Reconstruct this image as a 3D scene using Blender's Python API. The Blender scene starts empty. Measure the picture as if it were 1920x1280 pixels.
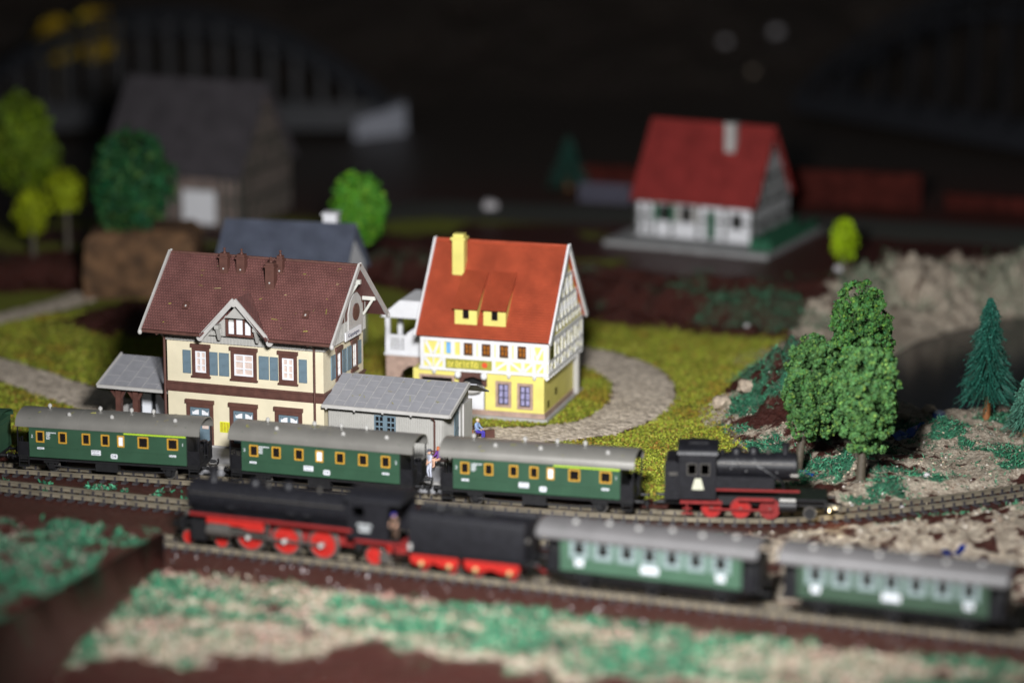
import bpy, bmesh, math, random
import numpy as np
from mathutils import Vector, Matrix

# ---------------------------------------------------------------- camera, world, lamp, exposure
SC = bpy.context.scene
COL = SC.collection
R = math.radians
FPX, PITCH, CAMH = 6000.0, R(13.3), 59.7          # focal length in photo pixels, tilt, height (model metres, 1:220)
cam_d = bpy.data.cameras.new('camera'); cam = bpy.data.objects.new('camera', cam_d); COL.objects.link(cam)
cam.location = (0, 0, CAMH); cam.rotation_euler = (R(90) - PITCH, 0, 0)
cam_d.sensor_width = 36; cam_d.lens = 36 * FPX / 1920
cam_d.clip_start = 1; cam_d.clip_end = 2000
cam_d.dof.use_dof = True; cam_d.dof.focus_distance = 224.5; cam_d.dof.aperture_fstop = 0.1125 / 4.0
SC.camera = cam
W = bpy.data.worlds.new('World'); SC.world = W; W.use_nodes = True
W.node_tree.nodes['Background'].inputs[0].default_value = (0.80, 0.90, 1.0, 1)
W.node_tree.nodes['Background'].inputs[1].default_value = 0.028
def lamp(name, kind, loc, energy, color, target=None, size=1.0, cone=1.0):
    d = bpy.data.lights.new(name, kind); d.energy = energy; d.color = color
    if kind == 'AREA': d.shape = 'DISK'; d.size = size
    else: d.shadow_soft_size = size
    if kind == 'SPOT': d.spot_size = cone; d.spot_blend = 1
    o = bpy.data.objects.new(name, d); COL.objects.link(o); o.location = loc
    if target: o.rotation_euler = (Vector(target) - Vector(loc)).to_track_quat('-Z', 'Y').to_euler()
    return o
lamp('layout_spotlight', 'SPOT', (-2, 128, 44), 650000, (0.985, 0.985, 1.0), (5, 221, 3), 5, R(84))
SC.view_settings.view_transform = 'Standard'; SC.view_settings.look = 'None'
SC.view_settings.exposure = 0; SC.view_settings.gamma = 1
SC.cycles.use_denoising = True; SC.cycles.max_bounces = 6

rnd = random.Random(7)
NP = np.random.default_rng(11)

def G(px, py, z=0.0):
    """ground position seen at a photo pixel, on the level z"""
    c, s = math.cos(PITCH), math.sin(PITCH)
    u, v = (px - 960) / FPX, (640 - py) / FPX
    d = Vector((u, c + v * s, -s + v * c)); t = (z - CAMH) / d.z
    return Vector((d.x * t, d.y * t, z))

# ---------------------------------------------------------------- noise for terrain
def vnoise(x, y, seed=0):
    x = np.asarray(x, float); y = np.asarray(y, float)
    xi, yi = np.floor(x).astype(np.int64), np.floor(y).astype(np.int64)
    fx, fy = x - xi, y - yi
    fx = fx * fx * (3 - 2 * fx); fy = fy * fy * (3 - 2 * fy)
    def h(a, b):
        n = (a * 374761393 + b * 668265263 + seed * 974634777) & 0x7fffffff
        n = ((n ^ (n >> 13)) * 1274126177) & 0x7fffffff
        n = n ^ (n >> 16)
        return (n % 65536) / 65535.0
    return (h(xi, yi) * (1 - fx) + h(xi + 1, yi) * fx) * (1 - fy) + (h(xi, yi + 1) * (1 - fx) + h(xi + 1, yi + 1) * fx) * fy
def fbm(x, y, seed=0, oct=4):
    t = 0; a = 0.5; s = 0
    for k in range(oct):
        t = t + a * vnoise(np.asarray(x) * 2 ** k, np.asarray(y) * 2 ** k, seed + k); s += a; a *= .5
    return t / s
def smooth(a, b, x):
    t = np.clip((np.asarray(x, float) - a) / (b - a), 0, 1); return t * t * (3 - 2 * t)

# ---------------------------------------------------------------- materials
MATS = {}
def nodes_of(name):
    m = bpy.data.materials.new(name); m.use_nodes = True
    nt = m.node_tree
    return m, nt, nt.nodes['Principled BSDF']
def N(nt, t, **kw):
    n = nt.nodes.new(t)
    for k, v in kw.items(): setattr(n, k, v)
    return n
def plastic(name, rgb, rough=.45, var=.12, scale=1.3, bump=.0, bscale=20, metal=0., spec=.5, dust=0., stretch=None):
    """moulded or painted plastic: slight colour drift, dust flecks, fine relief"""
    if name in MATS: return MATS[name]
    m, nt, b = nodes_of(name); L = nt.links.new
    tc = N(nt, 'ShaderNodeTexCoord'); src = tc.outputs['Object']
    if stretch:
        mp = N(nt, 'ShaderNodeMapping'); mp.inputs['Scale'].default_value = stretch; L(src, mp.inputs[0]); src = mp.outputs[0]
    nz = N(nt, 'ShaderNodeTexNoise'); nz.inputs['Scale'].default_value = scale; nz.inputs['Detail'].default_value = 5; L(src, nz.inputs[0])
    mix = N(nt, 'ShaderNodeMix', data_type='RGBA'); mix.inputs[0].default_value = 1
    c = Vector(rgb)
    mix.inputs[6].default_value = (*(c * (1 - var)), 1); mix.inputs[7].default_value = (*[min(1, v) for v in (c * (1 + var))], 1)
    mr = N(nt, 'ShaderNodeMapRange'); mr.inputs[1].default_value = .3; mr.inputs[2].default_value = .7
    L(nz.outputs[0], mr.inputs[0]); L(mr.outputs[0], mix.inputs[0]); out = mix.outputs[2]
    if dust:
        n2 = N(nt, 'ShaderNodeTexNoise'); n2.inputs['Scale'].default_value = 9; n2.inputs['Detail'].default_value = 8; n2.inputs['Roughness'].default_value = .8
        L(src, n2.inputs[0])
        m2 = N(nt, 'ShaderNodeMapRange'); m2.inputs[1].default_value = .60; m2.inputs[2].default_value = .74; m2.inputs[4].default_value = dust
        L(n2.outputs[0], m2.inputs[0])
        mx = N(nt, 'ShaderNodeMix', data_type='RGBA'); mx.inputs[7].default_value = (.42, .40, .36, 1)
        L(m2.outputs[0], mx.inputs[0]); L(out, mx.inputs[6]); out = mx.outputs[2]
    L(out, b.inputs['Base Color'])
    b.inputs['Roughness'].default_value = rough; b.inputs['Metallic'].default_value = metal; b.inputs['Specular IOR Level'].default_value = spec
    if bump:
        n3 = N(nt, 'ShaderNodeTexNoise'); n3.inputs['Scale'].default_value = bscale; n3.inputs['Detail'].default_value = 4; L(src, n3.inputs[0])
        bp = N(nt, 'ShaderNodeBump'); bp.inputs['Strength'].default_value = 1; bp.inputs['Distance'].default_value = bump
        L(n3.outputs[0], bp.inputs['Height']); L(bp.outputs[0], b.inputs['Normal'])
    MATS[name] = m; return m
def tiled(name, rgb, rgb2, tw, th, depth=.03, rough=.5, spec=.4, dust=.25):
    """small roof tiles on a slab whose own x runs along the ridge and y up the slope"""
    m, nt, b = nodes_of(name); L = nt.links.new
    tc = N(nt, 'ShaderNodeTexCoord')
    br = N(nt, 'ShaderNodeTexBrick'); br.inputs['Scale'].default_value = 1
    br.inputs['Color1'].default_value = (*rgb, 1); br.inputs['Color2'].default_value = (*rgb2, 1)
    br.inputs['Mortar'].default_value = (*[v * .45 for v in rgb], 1)
    br.inputs['Mortar Size'].default_value = .022; br.inputs['Brick Width'].default_value = tw; br.inputs['Row Height'].default_value = th
    br.inputs['Mortar Smooth'].default_value = .5
    L(tc.outputs['Object'], br.inputs[0])
    nz = N(nt, 'ShaderNodeTexNoise'); nz.inputs['Scale'].default_value = .55; nz.inputs['Detail'].default_value = 6; L(tc.outputs['Object'], nz.inputs[0])
    mr = N(nt, 'ShaderNodeMapRange'); mr.inputs[1].default_value = .3; mr.inputs[2].default_value = .7; mr.inputs[3].default_value = .78; mr.inputs[4].default_value = 1.22
    L(nz.outputs[0], mr.inputs[0])
    mu = N(nt, 'ShaderNodeMix', data_type='RGBA', blend_type='MULTIPLY'); mu.inputs[0].default_value = 1
    L(br.outputs[0], mu.inputs[6]); L(mr.outputs[0], mu.inputs[7])
    n2 = N(nt, 'ShaderNodeTexNoise'); n2.inputs['Scale'].default_value = 7; n2.inputs['Detail'].default_value = 8; n2.inputs['Roughness'].default_value = .85; L(tc.outputs['Object'], n2.inputs[0])
    m2 = N(nt, 'ShaderNodeMapRange'); m2.inputs[1].default_value = .60; m2.inputs[2].default_value = .76; m2.inputs[4].default_value = dust; L(n2.outputs[0], m2.inputs[0])
    mx = N(nt, 'ShaderNodeMix', data_type='RGBA'); mx.inputs[7].default_value = (.45, .38, .34, 1)
    L(m2.outputs[0], mx.inputs[0]); L(mu.outputs[2], mx.inputs[6]); L(mx.outputs[2], b.inputs['Base Color'])
    # each course laps the one below: height rises down the course
    sp = N(nt, 'ShaderNodeSeparateXYZ'); L(tc.outputs['Object'], sp.inputs[0])
    dv = N(nt, 'ShaderNodeMath', operation='DIVIDE'); dv.inputs[1].default_value = th; L(sp.outputs[1], dv.inputs[0])
    fr = N(nt, 'ShaderNodeMath', operation='FRACT'); L(dv.outputs[0], fr.inputs[0])
    su = N(nt, 'ShaderNodeMath', operation='SUBTRACT'); L(br.outputs[1], su.inputs[1]); su.inputs[0].default_value = 1
    s2 = N(nt, 'ShaderNodeMath', operation='SUBTRACT'); L(su.outputs[0], s2.inputs[0]); L(fr.outputs[0], s2.inputs[1])
    bp = N(nt, 'ShaderNodeBump'); bp.inputs['Distance'].default_value = depth; bp.inputs['Strength'].default_value = .8
    L(s2.outputs[0], bp.inputs['Height']); L(bp.outputs[0], b.inputs['Normal'])
    b.inputs['Roughness'].default_value = rough; b.inputs['Specular IOR Level'].default_value = spec
    return m
def vcol(name, rough=.8, spec=.2, attr='tint', sheen=0., trans=0.):
    """colour of scattered pieces is carried by each piece"""
    m, nt, b = nodes_of(name)
    a = N(nt, 'ShaderNodeAttribute'); a.attribute_name = attr
    nt.links.new(a.outputs[0], b.inputs['Base Color'])
    b.inputs['Roughness'].default_value = rough; b.inputs['Specular IOR Level'].default_value = spec
    return m
def emissive(name, rgb, s):
    m, nt, b = nodes_of(name)
    b.inputs['Base Color'].default_value = (*rgb, 1); b.inputs['Emission Color'].default_value = (*rgb, 1); b.inputs['Emission Strength'].default_value = s
    return m

P = plastic
M_cream = P('cream_wall', (.72, .645, .46), .6, .07, .7, .01, 14, dust=.12)
M_brown = P('brown_trim', (.105, .045, .034), .5, .2, 2, .01, 20, dust=.2)
M_grey = P('grey_board', (.40, .39, .36), .55, .08, 1.2, dust=.15)
M_slate = P('grey_slate', (.30, .30, .32), .5, .12, 1.0, .008, 30, dust=.22)
M_lead = P('pale_trim', (.47, .455, .43), .5, .08, 1.5, dust=.15)
M_blue = P('blue_shutter', (.135, .195, .235), .5, .12, 2, dust=.15)
M_white = P('white_plastic', (.80, .80, .82), .45, .04, 2)
M_timber = P('white_timber', (.80, .80, .80), .5, .05, 2)
M_yellow = P('yellow_wall', (.78, .70, .19), .55, .08, .8, .01, 14)
M_stone = P('pink_stone', (.42, .29, .23), .7, .2, 2.2, .03, 6)
M_concrete = P('pale_concrete', (.42, .41, .39), .75, .12, .8, .015, 8, dust=.2)
M_pave = P('platform_paving', (.27, .27, .28), .8, .14, .9, .015, 10, dust=.2)
M_pane = P('window_pane', (.62, .50, .44), .25, .15, 2)
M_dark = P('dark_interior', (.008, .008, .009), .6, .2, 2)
M_glass = P('dark_glass', (.012, .010, .010), .12, .2, 2)
M_lace = P('lilac_pane', (.34, .32, .52), .35, .35, 5)
M_amber = P('amber_pane', (.34, .12, .015), .35, .5, 6)
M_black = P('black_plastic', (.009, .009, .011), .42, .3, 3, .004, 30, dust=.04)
M_loco = P('loco_black', (.0085, .0085, .011), .46, .35, 3, .02, 7, spec=.4, dust=.06)
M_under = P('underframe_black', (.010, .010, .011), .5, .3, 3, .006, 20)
M_red = P('wheel_red', (.40, .020, .015), .4, .12, 3)
M_mred = P('mid_red', (.36, .018, .015), .4, .15, 3)
M_dred = P('frame_red', (.21, .018, .017), .45, .15, 3)
M_steel = P('bright_steel', (.56, .55, .52), .30, .12, 5, metal=.25)
M_brass = P('brass', (.70, .52, .24), .25, .15, 5, metal=.4)
M_rod = P('rod_grey', (.16, .15, .135), .35, .2, 4, metal=.6)
M_rail = P('nickel_rail', (.26, .225, .165), .36, .25, 1.2, .006, 30, metal=.4)
M_sleeper = P('grey_sleeper', (.040, .036, .040), .6, .25, 4, .01, 20, dust=.15)
M_green = P('coach_green', (.030, .078, .044), .42, .10, .8, .003, 30, dust=.04)
M_green2 = P('compartment_green', (.050, .105, .066), .45, .10, .8, .003, 30, dust=.06)
M_frame = P('window_yellow', (.55, .30, .035), .45, .1, 3)
M_roofg = P('coach_roof_grey', (.215, .207, .186), .36, .10, .7, .004, 25, spec=.5, dust=.12, metal=.25)
M_roofl = P('coach_roof_lilac', (.108, .104, .104), .5, .10, .7, .004, 25, dust=.12)
M_lime = P('lime_stripe', (.42, .62, .03), .5, .06, 2)
M_print = P('white_print', (.78, .80, .84), .5, .03, 4)
M_ink = P('dark_print', (.05, .05, .09), .5, .1, 4)
M_poster = P('poster_yellow', (.72, .74, .03), .5, .08, 4)
M_palewin = P('pale_window_surround', (.22, .28, .275), .4, .1, 4)
M_rust = P('timber_brown', (.27, .10, .03), .65, .25, 4, .02, 12)
M_bark = P('trunk_bark', (.085, .070, .050), .5, .3, 5, .03, 14)
M_skin = P('skin', (.72, .42, .28), .5, .06, 8)
M_fence = P('green_fence', (.02, .12, .06), .5, .15, 3)
M_brick = P('red_brick', (.055, .010, .007), .8, .45, 1.2, .03, 5, spec=.1)
M_bridge = P('bridge_steel', (.017, .018, .022), .55, .2, 1.2)
T_brown = tiled('brown_tiles', (.190, .082, .072), (.165, .070, .062), .20, .24, .03, .45)
T_red = tiled('orange_red_tiles', (.47, .082, .034), (.43, .073, .031), .18, .22, .02, .5, dust=.10)
T_red2 = tiled('red_tiles', (.34, .040, .035), (.31, .036, .032), .2, .24, .02, .5, dust=.08)
T_dark = tiled('charcoal_tiles', (.085, .075, .082), (.075, .066, .072), .3, .3, .03, .6, dust=.1)
T_blue = tiled('blue_grey_tiles', (.10, .115, .155), (.09, .10, .14), .3, .3, .02, .55, dust=.08)
M_flake = vcol('leaf_flakes', .8, .15)
M_needle = vcol('needles', .6, .3)
M_turf = vcol('flock_fibres', .9, .08)

# ---------------------------------------------------------------- mesh building
class MB:
    def __init__(s): s.v = []; s.f = []
    def add(s, vs, fs):
        o = len(s.v); s.v += [tuple(v) for v in vs]; s.f += [tuple(i + o for i in f) for f in fs]; return s
    def box(s, x0, x1, y0, y1, z0, z1):
        x0, x1 = sorted((x0, x1)); y0, y1 = sorted((y0, y1)); z0, z1 = sorted((z0, z1))
        return s.add([(x0, y0, z0), (x1, y0, z0), (x1, y1, z0), (x0, y1, z0), (x0, y0, z1), (x1, y0, z1), (x1, y1, z1), (x0, y1, z1)],
                     [(0, 3, 2, 1), (4, 5, 6, 7), (0, 1, 5, 4), (1, 2, 6, 5), (2, 3, 7, 6), (3, 0, 4, 7)])
    def bar(s, a, b, w, h=None):
        """square bar between two points"""
        a, b = Vector(a), Vector(b); h = h or w; d = (b - a).normalized()
        up = Vector((0, 0, 1)) if abs(d.z) < .95 else Vector((0, 1, 0))
        r = d.cross(up).normalized(); u = r.cross(d)
        q = [r * w / 2 + u * h / 2, -r * w / 2 + u * h / 2, -r * w / 2 - u * h / 2, r * w / 2 - u * h / 2]
        return s.add([a + k for k in q] + [b + k for k in q], [(0, 1, 2, 3), (7, 6, 5, 4)] + [(i, i + 4, (i + 1) % 4 + 4, (i + 1) % 4) for i in range(4)])
    def prism(s, prof, axis, a, b):
        """profile of 2-D points extruded along an axis: x takes (y,z), y takes (x,z), z takes (x,y)"""
        n = len(prof); mk = {'x': lambda p, t: (t, p[0], p[1]), 'y': lambda p, t: (p[0], t, p[1]), 'z': lambda p, t: (p[0], p[1], t)}[axis]
        return s.add([mk(p, a) for p in prof] + [mk(p, b) for p in prof],
                     [tuple(range(n - 1, -1, -1)), tuple(range(n, 2 * n))] + [(i, (i + 1) % n, (i + 1) % n + n, i + n) for i in range(n)])
    def cyl(s, c, axis, r, h, n=16, r2=None):
        """cylinder or cone from c along the axis for length h"""
        r2 = r if r2 is None else r2; c = Vector(c)
        ax = {'x': (Vector((0, 1, 0)), Vector((0, 0, 1)), Vector((1, 0, 0))), 'y': (Vector((0, 0, 1)), Vector((1, 0, 0)), Vector((0, 1, 0))), 'z': (Vector((1, 0, 0)), Vector((0, 1, 0)), Vector((0, 0, 1)))}[axis]
        A = [c + ax[0] * r * math.cos(2 * math.pi * i / n) + ax[1] * r * math.sin(2 * math.pi * i / n) for i in range(n)]
        B = [c + ax[2] * h + ax[0] * r2 * math.cos(2 * math.pi * i / n) + ax[1] * r2 * math.sin(2 * math.pi * i / n) for i in range(n)]
        return s.add(A + B, [tuple(range(n - 1, -1, -1)), tuple(range(n, 2 * n))] + [(i, (i + 1) % n, (i + 1) % n + n, i + n) for i in range(n)])
    def lathe(s, c, axis, prof, n=20, cap=True):
        """profile of (distance along axis, radius)"""
        c = Vector(c); ax = {'x': (Vector((0, 1, 0)), Vector((0, 0, 1)), Vector((1, 0, 0))), 'y': (Vector((0, 0, 1)), Vector((1, 0, 0)), Vector((0, 1, 0))), 'z': (Vector((1, 0, 0)), Vector((0, 1, 0)), Vector((0, 0, 1)))}[axis]
        vs = [c + ax[2] * t + ax[0] * r * math.cos(2 * math.pi * i / n) + ax[1] * r * math.sin(2 * math.pi * i / n) for t, r in prof for i in range(n)]
        fs = [(k * n + i, k * n + (i + 1) % n, (k + 1) * n + (i + 1) % n, (k + 1) * n + i) for k in range(len(prof) - 1) for i in range(n)]
        m = len(prof) - 1
        return s.add(vs, fs + ([tuple(range(n - 1, -1, -1)), tuple(range(m * n, m * n + n))] if cap else []))
    def tube(s, pts, rads, n=7):
        pts = [Vector(p) for p in pts]
        if not hasattr(rads, '__len__'): rads = [rads] * len(pts)
        vs = []
        for i, p in enumerate(pts):
            d = (pts[min(i + 1, len(pts) - 1)] - pts[max(i - 1, 0)]).normalized()
            up = Vector((0, 0, 1)) if abs(d.z) < .9 else Vector((1, 0, 0))
            a = d.cross(up).normalized(); b = d.cross(a)
            vs += [p + a * rads[i] * math.cos(2 * math.pi * k / n) + b * rads[i] * math.sin(2 * math.pi * k / n) for k in range(n)]
        m = len(pts) - 1
        return s.add(vs, [(k * n + i, k * n + (i + 1) % n, (k + 1) * n + (i + 1) % n, (k + 1) * n + i) for k in range(m) for i in range(n)] + [tuple(range(n - 1, -1, -1)), tuple(range(m * n, m * n + n))])
    def wall(s, x0, x1, z0, z1, holes, y0, y1):
        """upright wall in the x-z plane between y0 (outer) and y1 (inner) with rectangular openings"""
        xs = sorted({x0, x1, *[h[0] for h in holes], *[h[1] for h in holes]}); zs = sorted({z0, z1, *[h[2] for h in holes], *[h[3] for h in holes]})
        inh = lambda x, z: any(h[0] < x < h[1] and h[2] < z < h[3] for h in holes)
        for i in range(len(xs) - 1):
            for k in range(len(zs) - 1):
                a, b, c, d = xs[i], xs[i + 1], zs[k], zs[k + 1]
                if inh((a + b) / 2, (c + d) / 2): continue
                s.add([(a, y0, c), (b, y0, c), (b, y0, d), (a, y0, d)], [(0, 1, 2, 3)] if y0 < y1 else [(3, 2, 1, 0)])
                s.add([(a, y1, c), (b, y1, c), (b, y1, d), (a, y1, d)], [(3, 2, 1, 0)] if y0 < y1 else [(0, 1, 2, 3)])
        def ring(a, b, c, d, inward):
            q = [(a, c), (b, c), (b, d), (a, d)]
            for i in range(4):
                p, r = q[i], q[(i + 1) % 4]
                s.add([(p[0], y0, p[1]), (r[0], y0, r[1]), (r[0], y1, r[1]), (p[0], y1, p[1])], [(0, 1, 2, 3)] if inward else [(3, 2, 1, 0)])
        ring(x0, x1, z0, z1, False)
        for h in holes: ring(*h, True)
        return s
    def mesh(s, name, smooth_angle=None):
        me = bpy.data.meshes.new(name); me.from_pydata(s.v, [], s.f); me.validate(); me.update()
        if smooth_angle:
            me.polygons.foreach_set('use_smooth', [True] * len(me.polygons)); me.set_sharp_from_angle(angle=R(smooth_angle))
        return me
    def build(s, name, mat, parent=None, smooth=None, loc=None, rot=None, label=None):
        me = s.mesh(name, smooth); me.materials.append(mat)
        o = bpy.data.objects.new(name, me); COL.objects.link(o)
        if parent: o.parent = parent
        if loc: o.location = loc
        if rot: o.rotation_euler = rot
        if label: o['label'] = label
        return o
def tag(o, label, cat, group=None):
    o['label'] = label; o['category'] = cat
    if group: o['group'] = group
    return o
def kind(o, k, label=None):
    o['kind'] = k
    if label: o['label'] = label
    return o
def thing(name, label, cat, loc=(0, 0, 0), yaw=0, group=None):
    o = bpy.data.objects.new(name, None); COL.objects.link(o); o.empty_display_size = .2
    o.location = loc; o.rotation_euler = (0, 0, R(yaw)); return tag(o, label, cat, group)
def share(src, parent, loc=None, rot=None, name=None):
    """another object with the same mesh"""
    o = bpy.data.objects.new(name or src.name.split('.')[0], src.data); COL.objects.link(o); o.parent = parent
    if loc is not None: o.location = loc
    if rot is not None: o.rotation_euler = rot
    return o
def numpy_mesh(name, verts, faces, mat, tint=None, parent=None, smooth=False):
    """verts (n,3), faces (m,k) as arrays; tint (n,3) gives each vertex its colour"""
    me = bpy.data.meshes.new(name); n, (m, k) = len(verts), faces.shape
    me.vertices.add(n); me.vertices.foreach_set('co', np.ascontiguousarray(verts, np.float32).ravel())
    me.loops.add(m * k); me.loops.foreach_set('vertex_index', np.ascontiguousarray(faces, np.int32).ravel())
    me.polygons.add(m); me.polygons.foreach_set('loop_start', np.arange(0, m * k, k, dtype=np.int32))
    if smooth: me.polygons.foreach_set('use_smooth', np.ones(m, bool))
    me.update(calc_edges=True); me.validate()
    if tint is not None:
        a = me.color_attributes.new('tint', 'FLOAT_COLOR', 'POINT')
        t = np.ones((n, 4), np.float32); t[:, :tint.shape[1]] = tint; a.data.foreach_set('color', t.ravel())
    me.materials.append(mat); o = bpy.data.objects.new(name, me); COL.objects.link(o)
    if parent: o.parent = parent
    return o
def flakes(c, nrm, size, tint, k=5, cup=.25, jit=.7):
    """irregular little leaf-like faces at points c facing about nrm"""
    n = len(c); nrm = nrm + NP.normal(0, jit, (n, 3)); nrm /= np.linalg.norm(nrm, axis=1, keepdims=True) + 1e-9
    t = np.cross(nrm, NP.normal(0, 1, (n, 3))); t /= np.linalg.norm(t, axis=1, keepdims=True) + 1e-9
    b = np.cross(nrm, t); V = []
    for i in range(k):
        a = 2 * math.pi * i / k + NP.uniform(-.4, .4, n); r = size * NP.uniform(.6, 1.15, n)
        V.append(c + (np.cos(a) * r)[:, None] * t + (np.sin(a) * r)[:, None] * b + (NP.uniform(-cup, cup, n) * size)[:, None] * nrm)
    V = np.stack(V, 1).reshape(-1, 3); F = np.arange(n * k).reshape(n, k)
    return V, F, np.repeat(tint, k, 0)
def fibres(a, b, w, tint):
    """thin flat fibres from a to b"""
    n = len(a); d = b - a; s = np.cross(d, NP.normal(0, 1, (n, 3))); s *= (w / (np.linalg.norm(s, axis=1) + 1e-9))[:, None]
    V = np.stack([a - s, a + s, b + s * .6, b - s * .6], 1).reshape(-1, 3)
    return V, np.arange(n * 4).reshape(n, 4), np.repeat(tint, 4, 0)
def text(body, size, mat, parent, loc, rot=(R(90), 0, 0), name='lettering', align='CENTER', sx=1):
    cu = bpy.data.curves.new(name, 'FONT'); cu.body = body; cu.size = size; cu.align_x = align; cu.align_y = 'CENTER'; cu.extrude = .008; cu.resolution_u = 2
    t = bpy.data.objects.new(name, cu); COL.objects.link(t)
    me = bpy.data.meshes.new_from_object(t.evaluated_get(bpy.context.evaluated_depsgraph_get())); bpy.data.objects.remove(t); bpy.data.curves.remove(cu)
    me.name = name; me.materials.clear(); me.materials.append(mat)
    o = bpy.data.objects.new(name, me); COL.objects.link(o); o.parent = parent; o.location = loc; o.rotation_euler = rot; o.scale = (sx, 1, 1); return o
def slab(name, mat, parent, a, b, up, th=.14, poly=None):
    """roof slab: eave from a to b, rising along vector up; own x along the eave, y up the slope"""
    a, b, up = Vector(a), Vector(b), Vector(up); ex = (b - a).normalized(); ey = (up - ex * up.dot(ex)).normalized(); ez = ex.cross(ey)
    sk = up.dot(ex); L = (b - a).length; h = up.dot(ey)
    m = MB(); q = poly or [(0, 0), (L, 0), (L + sk, h), (sk, h)]
    m.prism(q, 'z', -th, 0)
    o = m.build(name, mat, parent)
    M4 = Matrix((ex, ey, ez)).transposed().to_4x4(); M4.translation = a; o.matrix_local = M4; return o
# ================================================================= THE SETTING
ZB, ZF = -.50, -.25            # level under the station tracks, level under the front track
# centre lines of the three tracks
def offset_line(pts, off):
    out = []
    for i, p in enumerate(pts):
        d = (Vector(pts[min(i + 1, len(pts) - 1)]) - Vector(pts[max(i - 1, 0)])).normalized(); out.append((p[0] - d.y * off, p[1] + d.x * off))
    return out
def spline(pts, step=.4):
    pts = [Vector(p) for p in pts]; P4 = [pts[0] * 2 - pts[1]] + pts + [pts[-1] * 2 - pts[-2]]; out = []
    for i in range(1, len(P4) - 2):
        a, b, c, d = P4[i - 1:i + 3]; n = max(2, int((c - b).length / step))
        for k in range(n):
            t = k / n; out.append(.5 * ((2 * b) + (c - a) * t + (2 * a - 5 * b + 4 * c - d) * t * t + (3 * b - a - 3 * c + d) * t ** 3))
    out.append(pts[-1]); return out
main_near = [G(x, y, ZB + .42)[:2] for x, y in [(-330, 858), (0, 877), (370, 902), (800, 937), (1000, 952), (1150, 962), (1280, 968), (1450, 971), (1600, 961), (1760, 943), (1920, 921), (2200, 875)]]
MAIN = spline(offset_line(main_near, .75))
loop_near = [G(x, y, ZB + .42)[:2] for x, y in [(-330, 880), (0, 912), (360, 950), (700, 982), (1025, 1012), (1250, 1036)]]
LOOP = spline(offset_line(loop_near, .75))
FYAW = -20.81; FO = Vector((-22.27, 197.14, 0)); FD = Vector((math.cos(R(FYAW)), math.sin(R(FYAW)), 0))
FRONT = [(FO + FD * t)[:2] for t in np.arange(-12, 75, .5)]; FRONT = [Vector(p) for p in FRONT]
_mx = np.array([p[0] for p in MAIN]); _my = np.array([p[1] for p in MAIN])
_fx = np.array([p[0] for p in FRONT]); _fy = np.array([p[1] for p in FRONT])
main_y = lambda x: np.interp(x, _mx, _my)
front_y = lambda x: np.interp(x, _fx, _fy)
def main_at(x):
    """point and heading of the station track at world x"""
    d = 2.0; a, b = Vector((x - d, float(main_y(x - d)))), Vector((x + d, float(main_y(x + d))))
    return Vector((x, float(main_y(x)), ZB + .42)), math.degrees(math.atan2(b.y - a.y, b.x - a.x))

def poly_mask(x, y, pts, soft):
    """1 inside a ground polygon, falling to 0 across its edge"""
    pts = [(float(p[0]), float(p[1])) for p in pts]; n = len(pts); ins = np.zeros(x.shape, bool); dist = np.full(x.shape, 1e9)
    for i in range(n):
        (x0, y0), (x1, y1) = pts[i], pts[(i + 1) % n]
        c = ((y0 > y) != (y1 > y)) & (x < (x1 - x0) * (y - y0) / (y1 - y0 + 1e-12) + x0); ins ^= c
        t = np.clip(((x - x0) * (x1 - x0) + (y - y0) * (y1 - y0)) / ((x1 - x0) ** 2 + (y1 - y0) ** 2 + 1e-12), 0, 1)
        dist = np.minimum(dist, np.hypot(x - x0 - t * (x1 - x0), y - y0 - t * (y1 - y0)))
    return smooth(-soft, soft, np.where(ins, dist, -dist))
gp = lambda pix, z=0: [G(a, b, z) for a, b in pix]
POND = gp([(1650, 700), (1665, 735), (1700, 770), (1745, 792), (1800, 786), (1850, 772), (1900, 768), (2100, 760), (2100, 580), (1920, 590), (1860, 600), (1780, 618), (1720, 640), (1670, 665)], -.7)
ROCKY = gp([(1335, 790), (1370, 740), (1420, 690), (1440, 655), (1560, 585), (1660, 560), (2200, 540), (2200, 900), (1920, 900), (1600, 945), (1440, 945), (1400, 905), (1390, 850)])
BANK = [G(x, y) for x, y in [(-300, 560), (150, 545), (420, 545), (700, 540), (800, 560), (1090, 600), (1250, 622), (1430, 640), (1560, 640), (1700, 600), (2300, 590)]]
_bx = np.array([p[0] for p in BANK]); _by = np.array([p[1] for p in BANK])
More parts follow.
